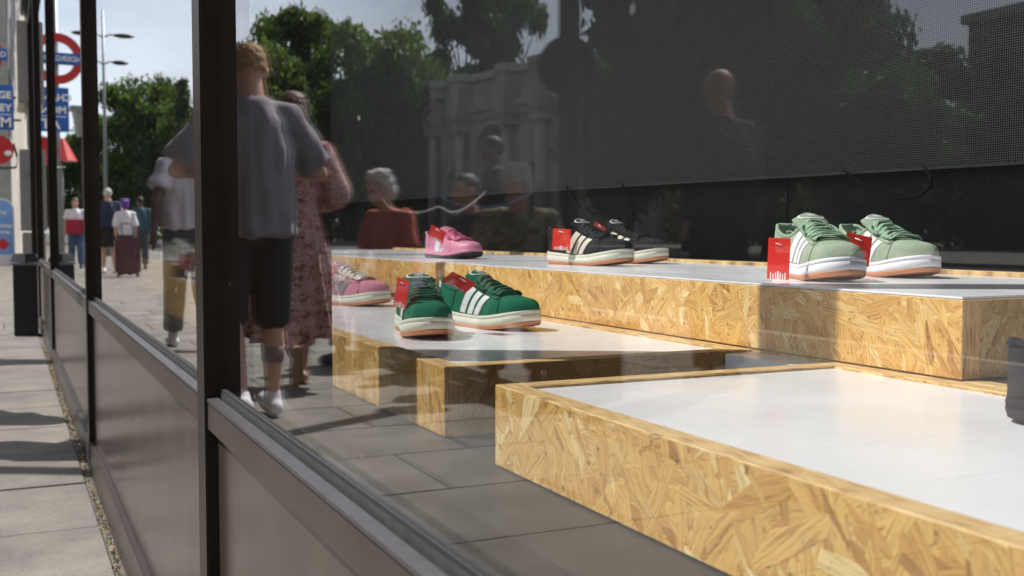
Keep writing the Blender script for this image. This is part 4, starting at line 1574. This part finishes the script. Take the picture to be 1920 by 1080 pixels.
# the man in the grey t-shirt walking away, seen from behind in the near pane
def man_extra(root, J, k, b):
    b = bmesh.new()
    econe(b, J['knL'].lerp(J['anL'], .36) + Vector((0, -.016, 0)), (.0568, .0568), J['knL'].lerp(J['anL'], .56) + Vector((0, -.012, 0)), (.0515, .0515), 24)
    obj('tattoo_band', b, M['tattoo'], root, True)
person('man seen from behind in a loose grey t-shirt and knee length black shorts', (-0.45, 5.02, 0), 3, 1.77,
       dict(shR=(.168, -.005, 1.425), shL=(-.168, -.005, 1.425), elR=(.335, .03, 1.165), wrR=(.14, .27, 1.17), elL=(-.335, .03, 1.165), wrL=(-.10, .29, 1.18), nod=16, head=(0, .04, 1.635),
            knL=(-.10, .06, .50), anL=(-.115, .12, .10), toeL=-6, knR=(.10, .08, .50), anR=(.09, -.10, .13), toeR=22),
       'skin', 'hair_f', 'short', ('tee_grey', .86, -.62, 1.15), ('short_k', 1.08, 1.0), 'tee_white', .010, True, 1.02, extra=man_extra)

# the woman in the floral dress
def dress_extra(root, J, k, b):
    b = bmesh.new()
    econe(b, J['waist'], (.135 * k, .105 * k), J['chest'] + Vector((0, 0, .10 * k)), (.165 * k, .118 * k))
    ball(b, J['chest'] + Vector((0, 0, .05 * k)), (.168 * k, .118 * k, .12 * k), 18)
    for s_ in 'RL':
        ball(b, J['sh' + s_], .066 * k, 12)
        cyl(b, J['sh' + s_], J['el' + s_], .066 * k, .085 * k, 18)
        cyl(b, J['el' + s_], J['el' + s_].lerp(J['wr' + s_], .6), .075 * k, .088 * k, 18)
        ball(b, J['el' + s_], .078 * k, 12)
    me = remesh(b, .011, 3, .008)
    link('bodice', me, M['floral'], root)
    b = bmesh.new()
    # flowing skirt with folds, two panels swinging apart at the hem
    nseg, nr = 96, 40
    rows = []
    for i in range(nr + 1):
        t = i / nr
        z = J['waist'].z + .03 - t * (J['waist'].z - .27 * k)
        row = []
        for j in range(nseg):
            a = 2 * PI * j / nseg
            amp = .030 * t
            rr = .135 + .115 * t ** .8 + amp * math.sin(a * 11 + 1.3 * math.sin(a * 3)) + .02 * t * math.sin(a * 5 + 2)
            rx = rr * (1 + .10 * t)
            ry = rr * (.80 + .35 * t)
            # the split behind
            pinch = .10 * t * max(0, 1 - abs((a - 1.5 * PI)) / .5)
            row.append(b.verts.new((rx * math.cos(a) * k, (ry - pinch) * math.sin(a) * k - .02 * t, z + .035 * t * math.sin(a * 2 + .6) + .01 * math.sin(a * 9))))
        rows.append(row)
    for i in range(nr):
        for j in range(nseg):
            q = (j + 1) % nseg
            b.faces.new((rows[i][j], rows[i][q], rows[i + 1][q], rows[i + 1][j]))
    obj('skirt', b, M['floral'], root, True)
    b = bmesh.new()
    box(b, .165, .185, -.10, .12, .86, 1.08, .006)
    box(b, .160, .190, -.105, .125, 1.06, 1.085, .004)
    obj('shoulder_bag', b, M['tee_white'], root)
    # leather soles of the sandals
    for s_ in 'RL':
        an = J['an' + s_]; ta = R(J['toe' + s_])
        fd = Vector((0, math.cos(ta), -math.sin(ta))); fu = Vector((0, math.sin(ta), math.cos(ta)))
        bb = bmesh.new()
        pts = []
        n_ = 20
        for i in range(n_):
            a = 2 * PI * i / n_
            y_ = .035 + .125 * math.cos(a)
            x_ = (.040 if math.cos(a) > 0 else .032) * math.sin(a) * (1 - .18 * math.exp(-((math.cos(a) + .25) / .3) ** 2))
            pts.append((x_, y_))
        lo = [bb.verts.new(an + Vector((x_, 0, 0)) + fd * y_ - fu * .088) for x_, y_ in pts]
        hi = [bb.verts.new(an + Vector((x_, 0, 0)) + fd * y_ - fu * .074) for x_, y_ in pts]
        for i in range(n_):
            j = (i + 1) % n_
            bb.faces.new((lo[i], lo[j], hi[j], hi[i]))
        bb.faces.new(lo[::-1]); bb.faces.new(hi)
        obj('sandal_sole', bb, M['brown'], root)
person('woman in a long red floral dress walking beside the man in the grey t-shirt', (-0.88, 6.02, 0), 2, 1.66,
       dict(elR=(.27, -.03, 1.17), wrR=(.15, .22, 1.14), elL=(-.27, -.03, 1.17), wrL=(-.14, .22, 1.14),
            knL=(-.085, .12, .50), anL=(-.10, .20, .09), knR=(.085, .0, .47), anR=(.085, -.28, .24), toeR=68),
       'skin', 'hair_b', 'long', None, None, None, .011, True, .95, extra=dress_extra)

# dark skinned man in a white t-shirt seen in the second bay
person('man in a white t-shirt and charcoal trousers walking ahead, reflected in the second window bay', (-0.68, 8.45, 0), 3, 1.70,
       dict(elR=(.27, -.08, 1.16), wrR=(.27, -.02, .92), elL=(-.30, -.07, 1.17), wrL=(-.36, -.03, .93), knR=(.10, .10, .50), anR=(.10, .22, .09), knL=(-.10, .02, .49), anL=(-.10, -.24, .15), toeL=28),
       'skin_d', 'hair_k', 'short', ('tee_white', .62, .05, 1.2), ('dgrey', 1.88, .8), 'sole_w', .013, True, 1.15)

# people far along the pavement
person('grey haired man in a navy jacket and black shorts far along the pavement', (-1.44, 24.9, 0), 4, 1.84,
       dict(knR=(.10, .06, .5), anR=(.10, .05, .09), anL=(-.10, -.06, .09)), 'skin', 'hair_g', 'short', ('navy', 1.85, .0, 1.8), ('short_k', .85, 1.5), 'sole_w', .018, False, 1.2)
person('woman in a white top and grey trousers walking towards the shop with a crimson bag', (-0.98, 28.6, 0), 182, 1.72,
       dict(knR=(.10, .08, .5), anR=(.10, .15, .09), anL=(-.10, -.12, .10)), 'skin', 'hair_b', 'long', ('tee_white', .6, .05, 1.0), ('denim', 1.9, .8), 'dgrey', .018, False, .95,
       extra=lambda root, J, k, b: obj('bag', box(bmesh.new(), -.24, .17, .14, .24, .84, 1.20, .03), M['crimson'], root))
person('small person with bright purple hair and a pale top behind the maroon suitcase', (-1.66, 23.6, 0), 5, 1.56,
       dict(elR=(.24, -.10, 1.14), wrR=(.25, -.18, .98)), 'skin', 'purple', 'full', ('tee_white', 1.0, .0, .6), ('dgrey', 1.9, .8), 'dgrey', .016, False, .9)
person('dark haired person in a teal jacket walking past the trees', (-2.35, 27.2, 0), 3, 1.74,
       dict(knR=(.10, .06, .5), anR=(.10, .10, .09)), 'skin_d', 'hair_k', 'short', ('teal', 1.85, .0, 1.2), ('dgrey', 1.9, .8), 'dgrey', .018, False, 1.0)
# suitcase
t = empty('suitcase', (-1.60, 22.6, 0), 0, 'maroon wheeled suitcase standing upright on the pavement', 'suitcase')
b = bmesh.new(); box(b, -.24, .24, -.14, .14, .06, .78, .04); obj('shell', b, M['maroon'], t)
for xx in (-.18, .18):
    for yy in (-.1, .1):
        b = bmesh.new(); cyl(b, (xx - .015, yy, .03), (xx + .015, yy, .03), .03); obj('wheel', b, M['black'], t)
b = bmesh.new()
tube(b, [(-.09, .10, .78), (-.09, .10, 1.04), (-.08, .10, 1.06), (.08, .10, 1.06), (.09, .10, 1.04), (.09, .10, .78)], .010); obj('handle', b, M['black'], t)

# seated and standing people reflected behind the display
SEAT = dict(hiR=(.10, .0, .50), knR=(.12, .42, .50), anR=(.12, .40, .09), hiL=(-.10, .0, .50), knL=(-.13, .42, .50), anL=(-.13, .44, .09),
            pelvis=(0, 0, .53), waist=(0, -.02, .68), chest=(0, -.01, .90), neck=(0, 0, 1.09), head=(0, .035, 1.245),
            shR=(.178, -.01, 1.03), shL=(-.178, -.01, 1.03), elR=(.26, .06, .80), wrR=(.14, .28, .70), elL=(-.26, .06, .80), wrL=(-.14, .28, .70))
def seat(**kw):
    d = dict(SEAT); d.update(kw); return d
def bench(x, y, ln, label):
    t = empty('bench', (x, y, 0), 0, label, 'bench')
    for xx in (-.17, 0, .17):
        b = bmesh.new(); box(b, xx - .07, xx + .07, -ln / 2, ln / 2, .38, .42, .006); obj('slat', b, M['brown'], t)
    for yy in (-ln / 2 + .15, ln / 2 - .15):
        b = bmesh.new(); box(b, -.22, .22, yy - .03, yy + .03, 0.0, .379, .006); obj('leg', b, M['black'], t)
bench(-2.12, 6.35, 3.2, 'dark slatted street bench where the reflected people sit')
person('grey haired person in a red shirt and jeans sitting on the bench', (-1.86, 7.05, 0), 112, 1.70,
       seat(lean=12, nod=14), 'skin', 'hair_g', 'full', ('red', .9, .5, .3), ('denim', 1.9, .8), 'dgrey', .012, True, .92, face=True)
person('dark haired person in a charcoal shirt sitting low on the bench', (-2.15, 6.35, 0), 100, 1.64,
       seat(lean=6), 'skin', 'hair_k', 'short', ('dgrey', .8, .2, 1.0), ('dgrey', 1.9, .8), 'dgrey', .014, True, 1.0, face=True)
person('white haired person in an olive printed shirt leaning forward on the bench', (-2.16, 5.75, 0), 150, 1.72,
       seat(lean=24, nod=30, turn=14), 'skin', 'hair_g', 'full', ('camo', .9, .5, .5), ('dgrey', 1.9, .8), 'dgrey', .012, True, .98, face=True)
person('dark dressed person standing behind the bench', (-3.0, 8.0, 0), 80, 1.66,
       dict(), 'skin_d', 'hair_k', 'short', ('dgrey', 1.8, .1, 1.0), ('dgrey', 1.9, .8), 'dgrey', .016, False, 1.0, face=True)
person('balding man in a black jacket standing near the kerb', (-3.05, 5.0, 0), 12, 1.80,
       dict(turn=20), 'skin', 'hair_k', 'bald', ('short_k', 1.85, .0, 1.2), ('dgrey', 1.9, .8), 'dgrey', .015, False, 1.1, face=True)

# ------------------------------------------------------------------ STREET FURNITURE
t = empty('sign_post', (-2.50, 5.78, 0), 0, 'thick black street pole carrying a round sign seen from behind', 'sign post')
b = bmesh.new(); cyl(b, (0, 0, 0), (0, 0, 5.2), .070, .062, 24); obj('pole', b, M['black'], t, True)
b = bmesh.new(); cyl(b, (0, 0, 0), (0, 0, .5), .095, .085, 24); obj('base', b, M['black'], t, True)
b = bmesh.new(); cyl(b, (.070, -.0, 1.87), (.088, 0, 1.87), .175, .175, 40)
for zz in (1.80, 1.95): cyl(b, (0, 0, zz), (.071, 0, zz), .075, .075, 20)
o = obj('round_sign', b, M['black'], t); o.rotation_euler = (0, 0, R(-50))
def lamp(x, y, h, label):
    t = empty('street_lamp', (x, y, 0), 0, label, 'street lamp')
    b = bmesh.new(); cyl(b, (0, 0, 0), (0, 0, h + .9), .085, .04, 16); obj('pole', b, M['steel'], t, True)
    b = bmesh.new(); cyl(b, (0, 0, 0), (0, 0, 1.1), .14, .12, 16); obj('base', b, M['steel'], t, True)
    for zz, s_ in ((h, 1), (h - 1.0, .8)):
        b = bmesh.new()
        tube(b, [(0, 0, zz - .1), (-.25 * s_, 0, zz + .02), (-.5 * s_, 0, zz + .02)], .03)
        tube(b, [(0, 0, zz - .1), (.25 * s_, 0, zz + .02), (.5 * s_, 0, zz + .02)], .03)
        obj('arm', b, M['steel'], t, True)
        for sx in (-1, 1):
            b = bmesh.new(); ball(b, (sx * .72 * s_, 0, zz), (.38 * s_, .16, .085), 16); obj('lamp_head', b, M['black'], t, True)
lamp(-2.85, 43, 8.2, 'tall grey street lamp with two tiers of twin heads, beyond the walkers')

# station roundel on its pole
t = empty('station_sign', (-0.53, 26.2, 0), R(-4), 'red ring station sign with a blue name bar on a pale pole', 'sign')
b = bmesh.new(); cyl(b, (0, .06, 0), (0, .06, 6.2), .05, .045, 16); obj('pole', b, M['steel'], t, True)
b = bmesh.new()
N_ = 64
for y0_, y1_ in ((-.05, .05),):
    ro_, ri_ = .56, .375
    vo0 = [b.verts.new((ro_ * math.cos(2*PI*i/N_), y0_, 4.74 + ro_ * math.sin(2*PI*i/N_))) for i in range(N_)]
    vi0 = [b.verts.new((ri_ * math.cos(2*PI*i/N_), y0_, 4.74 + ri_ * math.sin(2*PI*i/N_))) for i in range(N_)]
    vo1 = [b.verts.new((ro_ * math.cos(2*PI*i/N_), y1_, 4.74 + ro_ * math.sin(2*PI*i/N_))) for i in range(N_)]
    vi1 = [b.verts.new((ri_ * math.cos(2*PI*i/N_), y1_, 4.74 + ri_ * math.sin(2*PI*i/N_))) for i in range(N_)]
    for i in range(N_):
        j = (i + 1) % N_
        b.faces.new((vo0[i], vo0[j], vi0[j], vi0[i])); b.faces.new((vo1[i], vi1[i], vi1[j], vo1[j]))
        b.faces.new((vo0[i], vo1[i], vo1[j], vo0[j])); b.faces.new((vi0[i], vi0[j], vi1[j], vi1[i]))
obj('ring', b, M['sred'], t)
b = bmesh.new(); box(b, -.66, .66, -.065, .065, 4.615, 4.865, .004); obj('name_bar', b, M['blue'], t)
me = text_mesh('UNDERGROUND', .165, .002, .002)
o = link('lettering', me, M['print_w'], t); o.location = (0, -.070, 4.685); o.rotation_euler = (R(90), 0, 0)
# hanging grey lantern and a red canopy farther off
t = empty('lantern_post', (-1.25, 29.5, 0), 0, 'dark grey lantern box on a short post behind the station sign', 'lantern')
b = bmesh.new(); cyl(b, (0, 0, 0), (0, 0, 3.3), .05); obj('post', b, M['black'], t, True)
b = bmesh.new(); econe(b, (0, 0, 3.3), (.16, .16), (0, 0, 3.95), (.26, .26), 8); box(b, -.3, .3, -.3, .3, 3.95, 4.05); obj('lantern_box', b, M['steel'], t)
t = empty('red_parasol', (-0.95, 34, 0), 0, 'red canopy half folded beside the far pavement', 'canopy')
b = bmesh.new(); cyl(b, (0, 0, 0), (0, 0, 3.4), .03); obj('pole', b, M['steel'], t, True)
b = bmesh.new(); econe(b, (0, 0, 2.95), (.42, .42), (.0, 0, 3.6), (.08, .08), 10); obj('canopy_cloth', b, M['sred'], t)

# litter bin by the shop front (direct view)
t = empty('litter_bin', (0.145, 10.2, 0), 0, 'black metal litter bin standing against the shop front', 'litter bin')
b = bmesh.new(); box(b, -.095, .095, -.16, .16, 0, .60, .008); obj('body', b, M['black'], t)
b = bmesh.new(); box(b, -.105, .105, -.17, .17, .601, .625, .006); obj('rim', b, M['steel'], t)
b = bmesh.new(); econe(b, (0, 0, .626), (.115, .19), (0, 0, .70), (.085, .15), 4); obj('lid', b, M['black'], t)

# ------------------------------------------------------------------ neighbouring stone building (direct view at the left edge)
nb = empty('stone_building', (0, 13.24, 0), 0, 'pale stone building with banded rusticated pier next to the shop front', 'building')
z = 0.9
def sb(name, x0, x1, y0, y1, z0, z1, m='portland', bev=.012):
    b = bmesh.new(); box(b, x0, x1, y0, y1, z0, z1, bev); return obj(name, b, M[m], nb)
sb('plinth_block', .16, .9, .02, 1.1, 0, .42); sb('plinth_block', .17, .9, .03, 1.09, .425, .88)
i = 0
while z < 9:
    hgt = .92 if i % 2 == 0 else .50
    inset = .0 if i % 2 == 0 else .085
    sb('pier_block', .155 + inset, .9, .0 + inset * .3, 1.15, z, z + hgt - .012)
    z += hgt; i += 1
sb('wall', .30, 6, 1.16, 40, 0, 14, 'portland', 0)
sb('pier_core', .30, .88, .05, 1.14, 0, 9, 'portland', 0)
for yy in range(3, 38, 5):
    for zz in (4.2, 8.2):
        sb('window_frame', .24, .299, yy, yy + 1.8, zz, zz + 2.4, 'white', .01)
        sb('window_pane', .22, .239, yy + .12, yy + 1.68, zz + .12, zz + 2.28, 'black', 0)
# projecting signs
t = empty('exchange_sign', (0, 21.5, 0), 0, 'square blue sign with white capitals projecting from the stone wall', 'sign')
b = bmesh.new(); box(b, -.52, .185, -.04, .04, 2.72, 3.52, .006); obj('board', b, M['blue'], t)
for s_, zz, sz in (('CHANGE', 3.28, .175), ('MONEY', 3.05, .18), ('ATM', 2.77, .25)):
    me = text_mesh(s_, sz, .002, .005, 'RIGHT')
    o = link('lettering', me, M['print_w'], t); o.location = (.150, -.045, zz); o.rotation_euler = (R(90), 0, 0)
b = bmesh.new(); box(b, -.48, .150, -.045, -.041, 2.985, 2.998); obj('rule', b, M['print_w'], t)
b = bmesh.new(); cyl(b, (.18, 0, 3.3), (.40, 0, 3.3), .02); cyl(b, (.18, 0, 2.9), (.40, 0, 2.9), .02); obj('bracket', b, M['black'], t)
t = empty('round_sign', (-.09, 22.4, 0), 0, 'round red hanging sign on scrolled black ironwork below the blue sign', 'sign')
b = bmesh.new(); cyl(b, (0, -.04, 2.42), (0, .04, 2.42), .27, .27, 36); obj('disc', b, M['sred'], t)
b = bmesh.new(); tube(b, [(.26, 0, 2.55), (.30, 0, 2.40), (.34, 0, 2.25), (.30, 0, 2.1), (.1, 0, 2.08), (-.4, 0, 2.12)], .022); obj('bracket', b, M['black'], t, True)
b = bmesh.new(); ball(b, (.17, -.05, 2.36), (.07, .02, .05), 10); obj('white_mark', b, M['print_w'], t, True)
t = empty('pavement_sign', (-.06, 30.5, 0), 0, 'tall arched blue pavement sign with a red diamond', 'sign')
b = bmesh.new()
pts = [(-.28, .02), (.28, .02), (.28, 1.45)] + [(.28 * math.cos(PI * i / 14), 1.45 + .30 * math.sin(PI * i / 14)) for i in range(1, 14)] + [(-.28, 1.45)]
lo = [b.verts.new((x_, -.03, z_)) for x_, z_ in pts]; hi = [b.verts.new((x_, .03, z_)) for x_, z_ in pts]
for i in range(len(pts)):
    j = (i + 1) % len(pts); b.faces.new((lo[i], lo[j], hi[j], hi[i]))
b.faces.new(lo); b.faces.new(hi[::-1]); obj('frame', b, M['tee_white'], t)
b = bmesh.new()
pts2 = [(x_ * .86, .30 + (z_ - .02) * .80 + .02) for x_, z_ in pts]
vs = [b.verts.new((x_, -.034, z_)) for x_, z_ in pts2]; b.faces.new(vs); obj('blue_print', b, M['pblue'], t)
b = bmesh.new(); vs = [b.verts.new((x_, -.037, z_)) for x_, z_ in ((0, .42), (.17, .58), (0, .74), (-.17, .58))]; b.faces.new(vs); obj('red_diamond', b, M['sred'], t)
for s_, zz, sz in (('Exchange', 1.02, .13), ('Money', .86, .13), ('Key', 1.36, .13)):
    me = text_mesh(s_, sz, .001, .003); o = link('lettering', me, M['print_w'], t); o.location = (0, -.037, zz); o.rotation_euler = (R(90), 0, 0)
# a far building closing the view to the left
fb = empty('far_building', (5.6, 62, 0), 0, 'far stone corner building at the end of the pavement', 'building')
b = bmesh.new(); box(b, -6.6, 7.4, 0, 12, 0, 20); obj('wall', b, M['portland'], fb)
for xx in range(-5, 7, 2):
    b = bmesh.new(); box(b, xx, xx + .5, -.25, -.003, 4, 19); obj('column', b, M['portland'], fb)
    for zz in (5, 9, 13):
        b = bmesh.new(); box(b, xx + .8, xx + 1.7, -.05, -.003, zz, zz + 2.4); obj('window', b, M['black'], fb)

# ------------------------------------------------------------------ MONUMENTAL ARCH (reflected)
def arch():
    Pa, Pb = Vector((-33.77, 65.97)), Vector((-31.38, 83.02))
    d = (Pb - Pa).normalized()
    root = empty('marble_arch', (Pa.x, Pa.y, 0), math.atan2(d.y, d.x), 'pale stone triumphal arch with three openings and columns among the trees', 'monument')
    Lg, Dp = 17.2, 9.0
    # local x along the long face, -y... depth away from the shop is +y or -y: put depth on the far side (west)
    sgn = 1
    def part(name, boxes, m='archstone'):
        b = bmesh.new()
        for bb in boxes: box(b, *bb[:6], bb[6] if len(bb) > 6 else .04)
        obj(name, b, M[m], root)
    ops = [(1.9, 4.3, 6.0), (6.3, 10.9, 9.0), (12.9, 15.3, 6.0)]
    piers = [(0, 1.9), (4.3, 6.3), (10.9, 12.9), (15.3, 17.2)]
    for a, b_ in piers: part('pier', [(a, b_, .0, Dp, 0, 9.4)])
    for a, b_, h_ in ops:
        bm = bmesh.new()
        r_ = (b_ - a) / 2; c_ = (a + b_) / 2; zc = h_ - r_
        n_ = 16
        lo = [(c_ + r_ * math.cos(PI * i / n_), zc + r_ * math.sin(PI * i / n_)) for i in range(n_ + 1)]
        for y_ in (0.02, Dp - .02):
            vv = [bm.verts.new((x_, y_, z_)) for x_, z_ in lo]
            tt = [bm.verts.new((x_, y_, 9.4)) for x_, z_ in lo]
            for i in range(n_): bm.faces.new((vv[i], vv[i + 1], tt[i + 1], tt[i]))
        v0 = [bm.verts.new((x_, .02, z_)) for x_, z_ in lo]; v1 = [bm.verts.new((x_, Dp - .02, z_)) for x_, z_ in lo]
        for i in range(n_): bm.faces.new((v0[i], v0[i + 1], v1[i + 1], v1[i]))
        obj('arch_vault', bm, M['archstone'], root)
    part('entablature', [(-.15, Lg + .15, -.15, Dp + .15, 9.41, 10.0), (-.4, Lg + .4, -.4, Dp + .4, 10.001, 10.5)])
    part('attic', [(.1, Lg - .1, .1, Dp - .1, 10.501, 12.4)])
    part('cornice', [(-.25, Lg + .25, -.25, Dp + .25, 12.401, 12.75), (-.05, Lg + .05, -.05, Dp + .05, 12.751, 13.0)])
    for y_ in (-.75, Dp + .75):
        for a in (.95, 5.3, 11.9, 16.25):
            b = bmesh.new()
            cyl(b, (a, y_, .9), (a, y_, 8.6), .42, .36, 20)
            obj('column', b, M['archstone'], root, True)
            yy0, yy1 = (y_ - .6, .0) if y_ < 0 else (Dp, y_ + .6)
            part('column_base', [(a - .62, a + .62, yy0, yy1 - .001 if y_ < 0 else yy1, 0, .9)])
            part('capital', [(a - .55, a + .55, yy0 + .05, yy1 - .05, 8.6, 9.4)])
            part('break_front', [(a - .68, a + .68, yy0 - .05, yy1 + (.0 if y_ < 0 else .05), 9.42, 10.62)])
            part('attic_pilaster', [(a - .6, a + .6, yy0 + .1, yy1 + .3 if y_ < 0 else yy1 - .1, 10.63, 12.38)])
            part('cornice_break', [(a - .75, a + .75, yy0 - .05, yy1 + (.0 if y_ < 0 else .05), 12.39, 12.98)])
    for a, b_, _ in ops[::2]: part('relief_panel', [(a + .1, b_ - .1, -.06, .018, 6.8, 8.6)])
arch()

# ------------------------------------------------------------------ TREES
def crown_mesh(name, seed, H, Rr, nleaf, leaf, m, conical=False):
    rr = random.Random(seed)
    blobs = []
    n = 60
    for i in range(n):
        t = rr.random()
        z = H * (.20 + .76 * t)
        env = Rr * (math.sin(PI * min(1, .12 + .88 * (1 - t) ** .8)) ** .6 if not conical else (1.05 - t))
        a = rr.uniform(0, 2 * PI); d = env * rr.uniform(.35, .95)
        blobs.append((Vector((d * math.cos(a), d * math.sin(a), z)), Rr * rr.uniform(.15, .33)))
    vs, fs = [], []
    for i in range(nleaf):
        c, r = rr.choice(blobs)
        u = Vector((rr.gauss(0, 1), rr.gauss(0, 1), rr.gauss(0, 1))).normalized()
        k_ = rr.random() ** .28
        if rr.random() < .22: k_ = rr.uniform(.95, 1.5)      # ragged outline
        p = c + Vector((u.x, u.y, u.z * .75)) * r * k_
        q = Euler((rr.uniform(0, 6), rr.uniform(0, 6), rr.uniform(0, 6))).to_matrix()
        s = leaf * rr.uniform(.6, 1.3)
        b = len(vs)
        for o_ in ((-s, 0, 0), (0, -s * .45, s * .15), (s, 0, 0), (0, s * .45, s * .15)):
            vs.append(p + q @ Vector(o_))
        fs.append((b, b + 1, b + 2, b + 3))
    me = bpy.data.meshes.new(name)
    me.from_pydata(vs, [], fs)
    me.materials.append(m)
    return me, blobs
def trunk_mesh(blobs, H, r, seed):
    rr = random.Random(seed)
    b = bmesh.new()
    top = H * .62
    pts = [(0, 0, -.3)] + [(rr.gauss(0, .12), rr.gauss(0, .12), top * t) for t in (.2, .45, .7, 1)]
    tube(b, pts, [r * 1.25, r, r * .85, r * .65, r * .3], 10)
    for c, br in blobs[::2]:
        z0 = min(top * .95, max(H * .18, c.z - H * .22))
        k_ = z0 / top
        tube(b, [(0, 0, z0), (c.x * .45, c.y * .45, (z0 + c.z) / 2 - .3), (c.x, c.y, c.z)], [r * .42 * (1.2 - k_), r * .25, r * .06], 6)
    me = bpy.data.meshes.new('trunk'); bmesh.ops.recalc_face_normals(b, faces=b.faces); b.to_mesh(me); b.free()
    me.materials.append(M['bark'])
    for p in me.polygons: p.use_smooth = True
    return me
VAR = []
for i, (H, Rr, nl, lf, m) in enumerate(((18, 5.2, 26000, .30, 'leaf'), (16, 5.8, 26000, .30, 'leaf'), (20, 5.5, 28000, .31, 'leafd'), (14, 4.6, 20000, .27, 'leaf'))):
    me, bl = crown_mesh('crown', 40 + i, H, Rr, nl, lf, M[m])
    VAR.append((me, trunk_mesh(bl, H, .38, i), H))
me, bl = crown_mesh('crown', 77, 12, 1.7, 5000, .22, M['leafd'], True)
VAR.append((me, trunk_mesh(bl, 12, .15, 9), 12))
def tree(x, y, h, v, rz, label, sxy=1.0):
    me, tm, H = VAR[v]
    t = empty('tree', (x, y, -.12), R(rz), label, 'tree', 'trees in the park across the road')
    s_ = h / H
    t.scale = (s_ * sxy, s_ * sxy, s_)
    link('crown', me, None, t); link('trunk', tm, None, t)
TREES = [
    (-22.2, 88.9, 19.4, 0, 10, 'tall full plane tree, the first peak of the park row from the left', .78),
    (-16.2, 80.6, 15.0, 1, 70, 'rounder lower tree at the left end of the park row', .72),
    (-26.8, 84.5, 17.6, 3, 130, 'mid height tree behind the floral dress woman', .85),
    (-31.9, 86.5, 15.6, 1, 200, 'bushy low tree just left of the stone arch', .8),
    (-37.0, 90.7, 22.6, 2, 30, 'tallest dark tree directly behind the stone arch', .72),
    (-42.2, 91.6, 23.6, 0, 250, 'tall narrow tree behind the right half of the stone arch', .55),
    (-36.0, 106.0, 18.0, 2, 330, 'dark tree set back behind the arch', 1.0),
    (-30.0, 104.0, 17.0, 2, 15, 'dark tree set back behind the park row', 1.0),
    (-22.0, 104.0, 15.5, 0, 95, 'mid green tree set back at the left of the park', 1.0),
    (-28.1, 41.9, 20.0, 2, 300, 'large dark tree right of the black sign pole', .80),
    (-26.3, 33.8, 18.0, 0, 20, 'large plane tree over the right part of the road', .85),
    (-36.0, 51.4, 21.0, 2, 160, 'broad dark tree set behind the roadside trees', .8),
    (-27.1, 29.0, 6.6, 3, 220, 'small low tree at the right end under the patch of open sky', 1.2),
    (-32.7, 37.5, 17.0, 2, 80, 'dark tree filling the gap behind the roadside trees', .62),
    (-44.8, 45.1, 11.0, 2, 310, 'dark low tree in the second row behind the roadside trees', 1.6),
    (-34.0, 56.8, 12.5, 1, 60, 'low rounded tree standing right of the stone arch', 1.0),
    (-44.0, 104.0, 16.5, 2, 100, 'dense dark tree filling the space behind the arch', 1.2),
    (-41.0, 97.0, 14.5, 3, 10, 'lower dense tree close behind the arch', 1.2),
    (-33.5, 99.0, 15.0, 2, 45, 'dark dense tree between the park row and the arch', 1.1),
    (-26.0, 98.0, 14.5, 2, 145, 'dark dense tree low behind the park row', 1.1),
    (-10.2, 92.0, 13.5, 1, 40, 'light green tree seen in the second window bay beyond the lamp', .8),
    (-12.5, 84.0, 10.5, 3, 140, 'small light green tree close behind the street lamp', .8),
    (-7.2, 100.0, 11.0, 0, 240, 'low tree at the far end of the road', 1.0),
    (-4.0, 104.0, 9.5, 1, 60, 'far small tree closing the pavement view', 1.0),
    (-14.5, 96.0, 11.5, 2, 200, 'dark low tree between the lamp and the park row', .9),
    (-9.0, 66.0, 10.2, 4, 0, 'narrow pointed tree whose tip stands beside the shoulder of the man in grey', .7),
]
for a in TREES: tree(*a)
# hedge line closing the ground behind the trees
b = bmesh.new()
rr = random.Random(5)
vs, fs = [], []
for i in range(26000):
    t_ = rr.random()
    base = Vector((-14 - 40 * t_, 112 - 6 * t_, 0)) if i % 2 else Vector((-46 - rr.random() * 2, 10 + 94 * t_, 0))
    p = base + Vector((rr.gauss(0, 1.0), rr.gauss(0, 1.2), abs(rr.gauss(0, 1)) * 2.8))
    q = Euler((rr.uniform(0, 6), rr.uniform(0, 6), rr.uniform(0, 6))).to_matrix()
    s_ = .32 * rr.uniform(.6, 1.3); k_ = len(vs)
    for o_ in ((-s_, 0, 0), (0, -s_ * .5, 0), (s_, 0, 0), (0, s_ * .5, 0)): vs.append(p + q @ Vector(o_))
    fs.append((k_, k_ + 1, k_ + 2, k_ + 3))
b.free()
me = bpy.data.meshes.new('shrubbery'); me.from_pydata(vs, [], fs)
tagit(link('shrubbery', me, M['leafd']), kind='stuff', label='dense dark shrubbery closing off the far side of the park')
# long terrace of buildings closing the park
t = empty('far_terrace', (-92, 0, 0), 0, 'long dark brick terrace seen in gaps between the park trees', 'building')
b = bmesh.new(); box(b, -12, 0, -60, 190, -.1, 13); obj('wall', b, M['brick'], t)
b = bmesh.new(); box(b, -12.4, .4, -60.4, 190.4, 13.01, 13.6); obj('cornice', b, M['brick'], t)
for yy in range(-20, 180, 6):
    for zz in (1.5, 5.2, 8.9):
        b = bmesh.new(); box(b, .003, .06, yy, yy + 1.5, zz, zz + 2.3); obj('window', b, M['black'], t)
# brown building at the right end of the reflection
t = empty('brown_building', (-52, 38, 0), 0, 'brown brick building with a pale cornice beyond the road trees', 'building')
b = bmesh.new(); box(b, -8, 4, -16, 6, 0, 12.4); obj('wall', b, M['brick'], t)
b = bmesh.new(); box(b, -8.3, 4.3, -16.3, 6.3, 12.41, 12.9); obj('cornice', b, M['archstone'], t)
b = bmesh.new(); box(b, -6, 2, -12, 0, 12.91, 16); obj('roof_block', b, M['brick'], t)
for yy in range(-15, 5, 3):
    for zz in (1.5, 5, 8.5):
        b = bmesh.new(); box(b, 4.003, 4.06, yy, yy + 1.4, zz, zz + 2.2); obj('window', b, M['black'], t)
bpy.data.scenes.remove(TS)
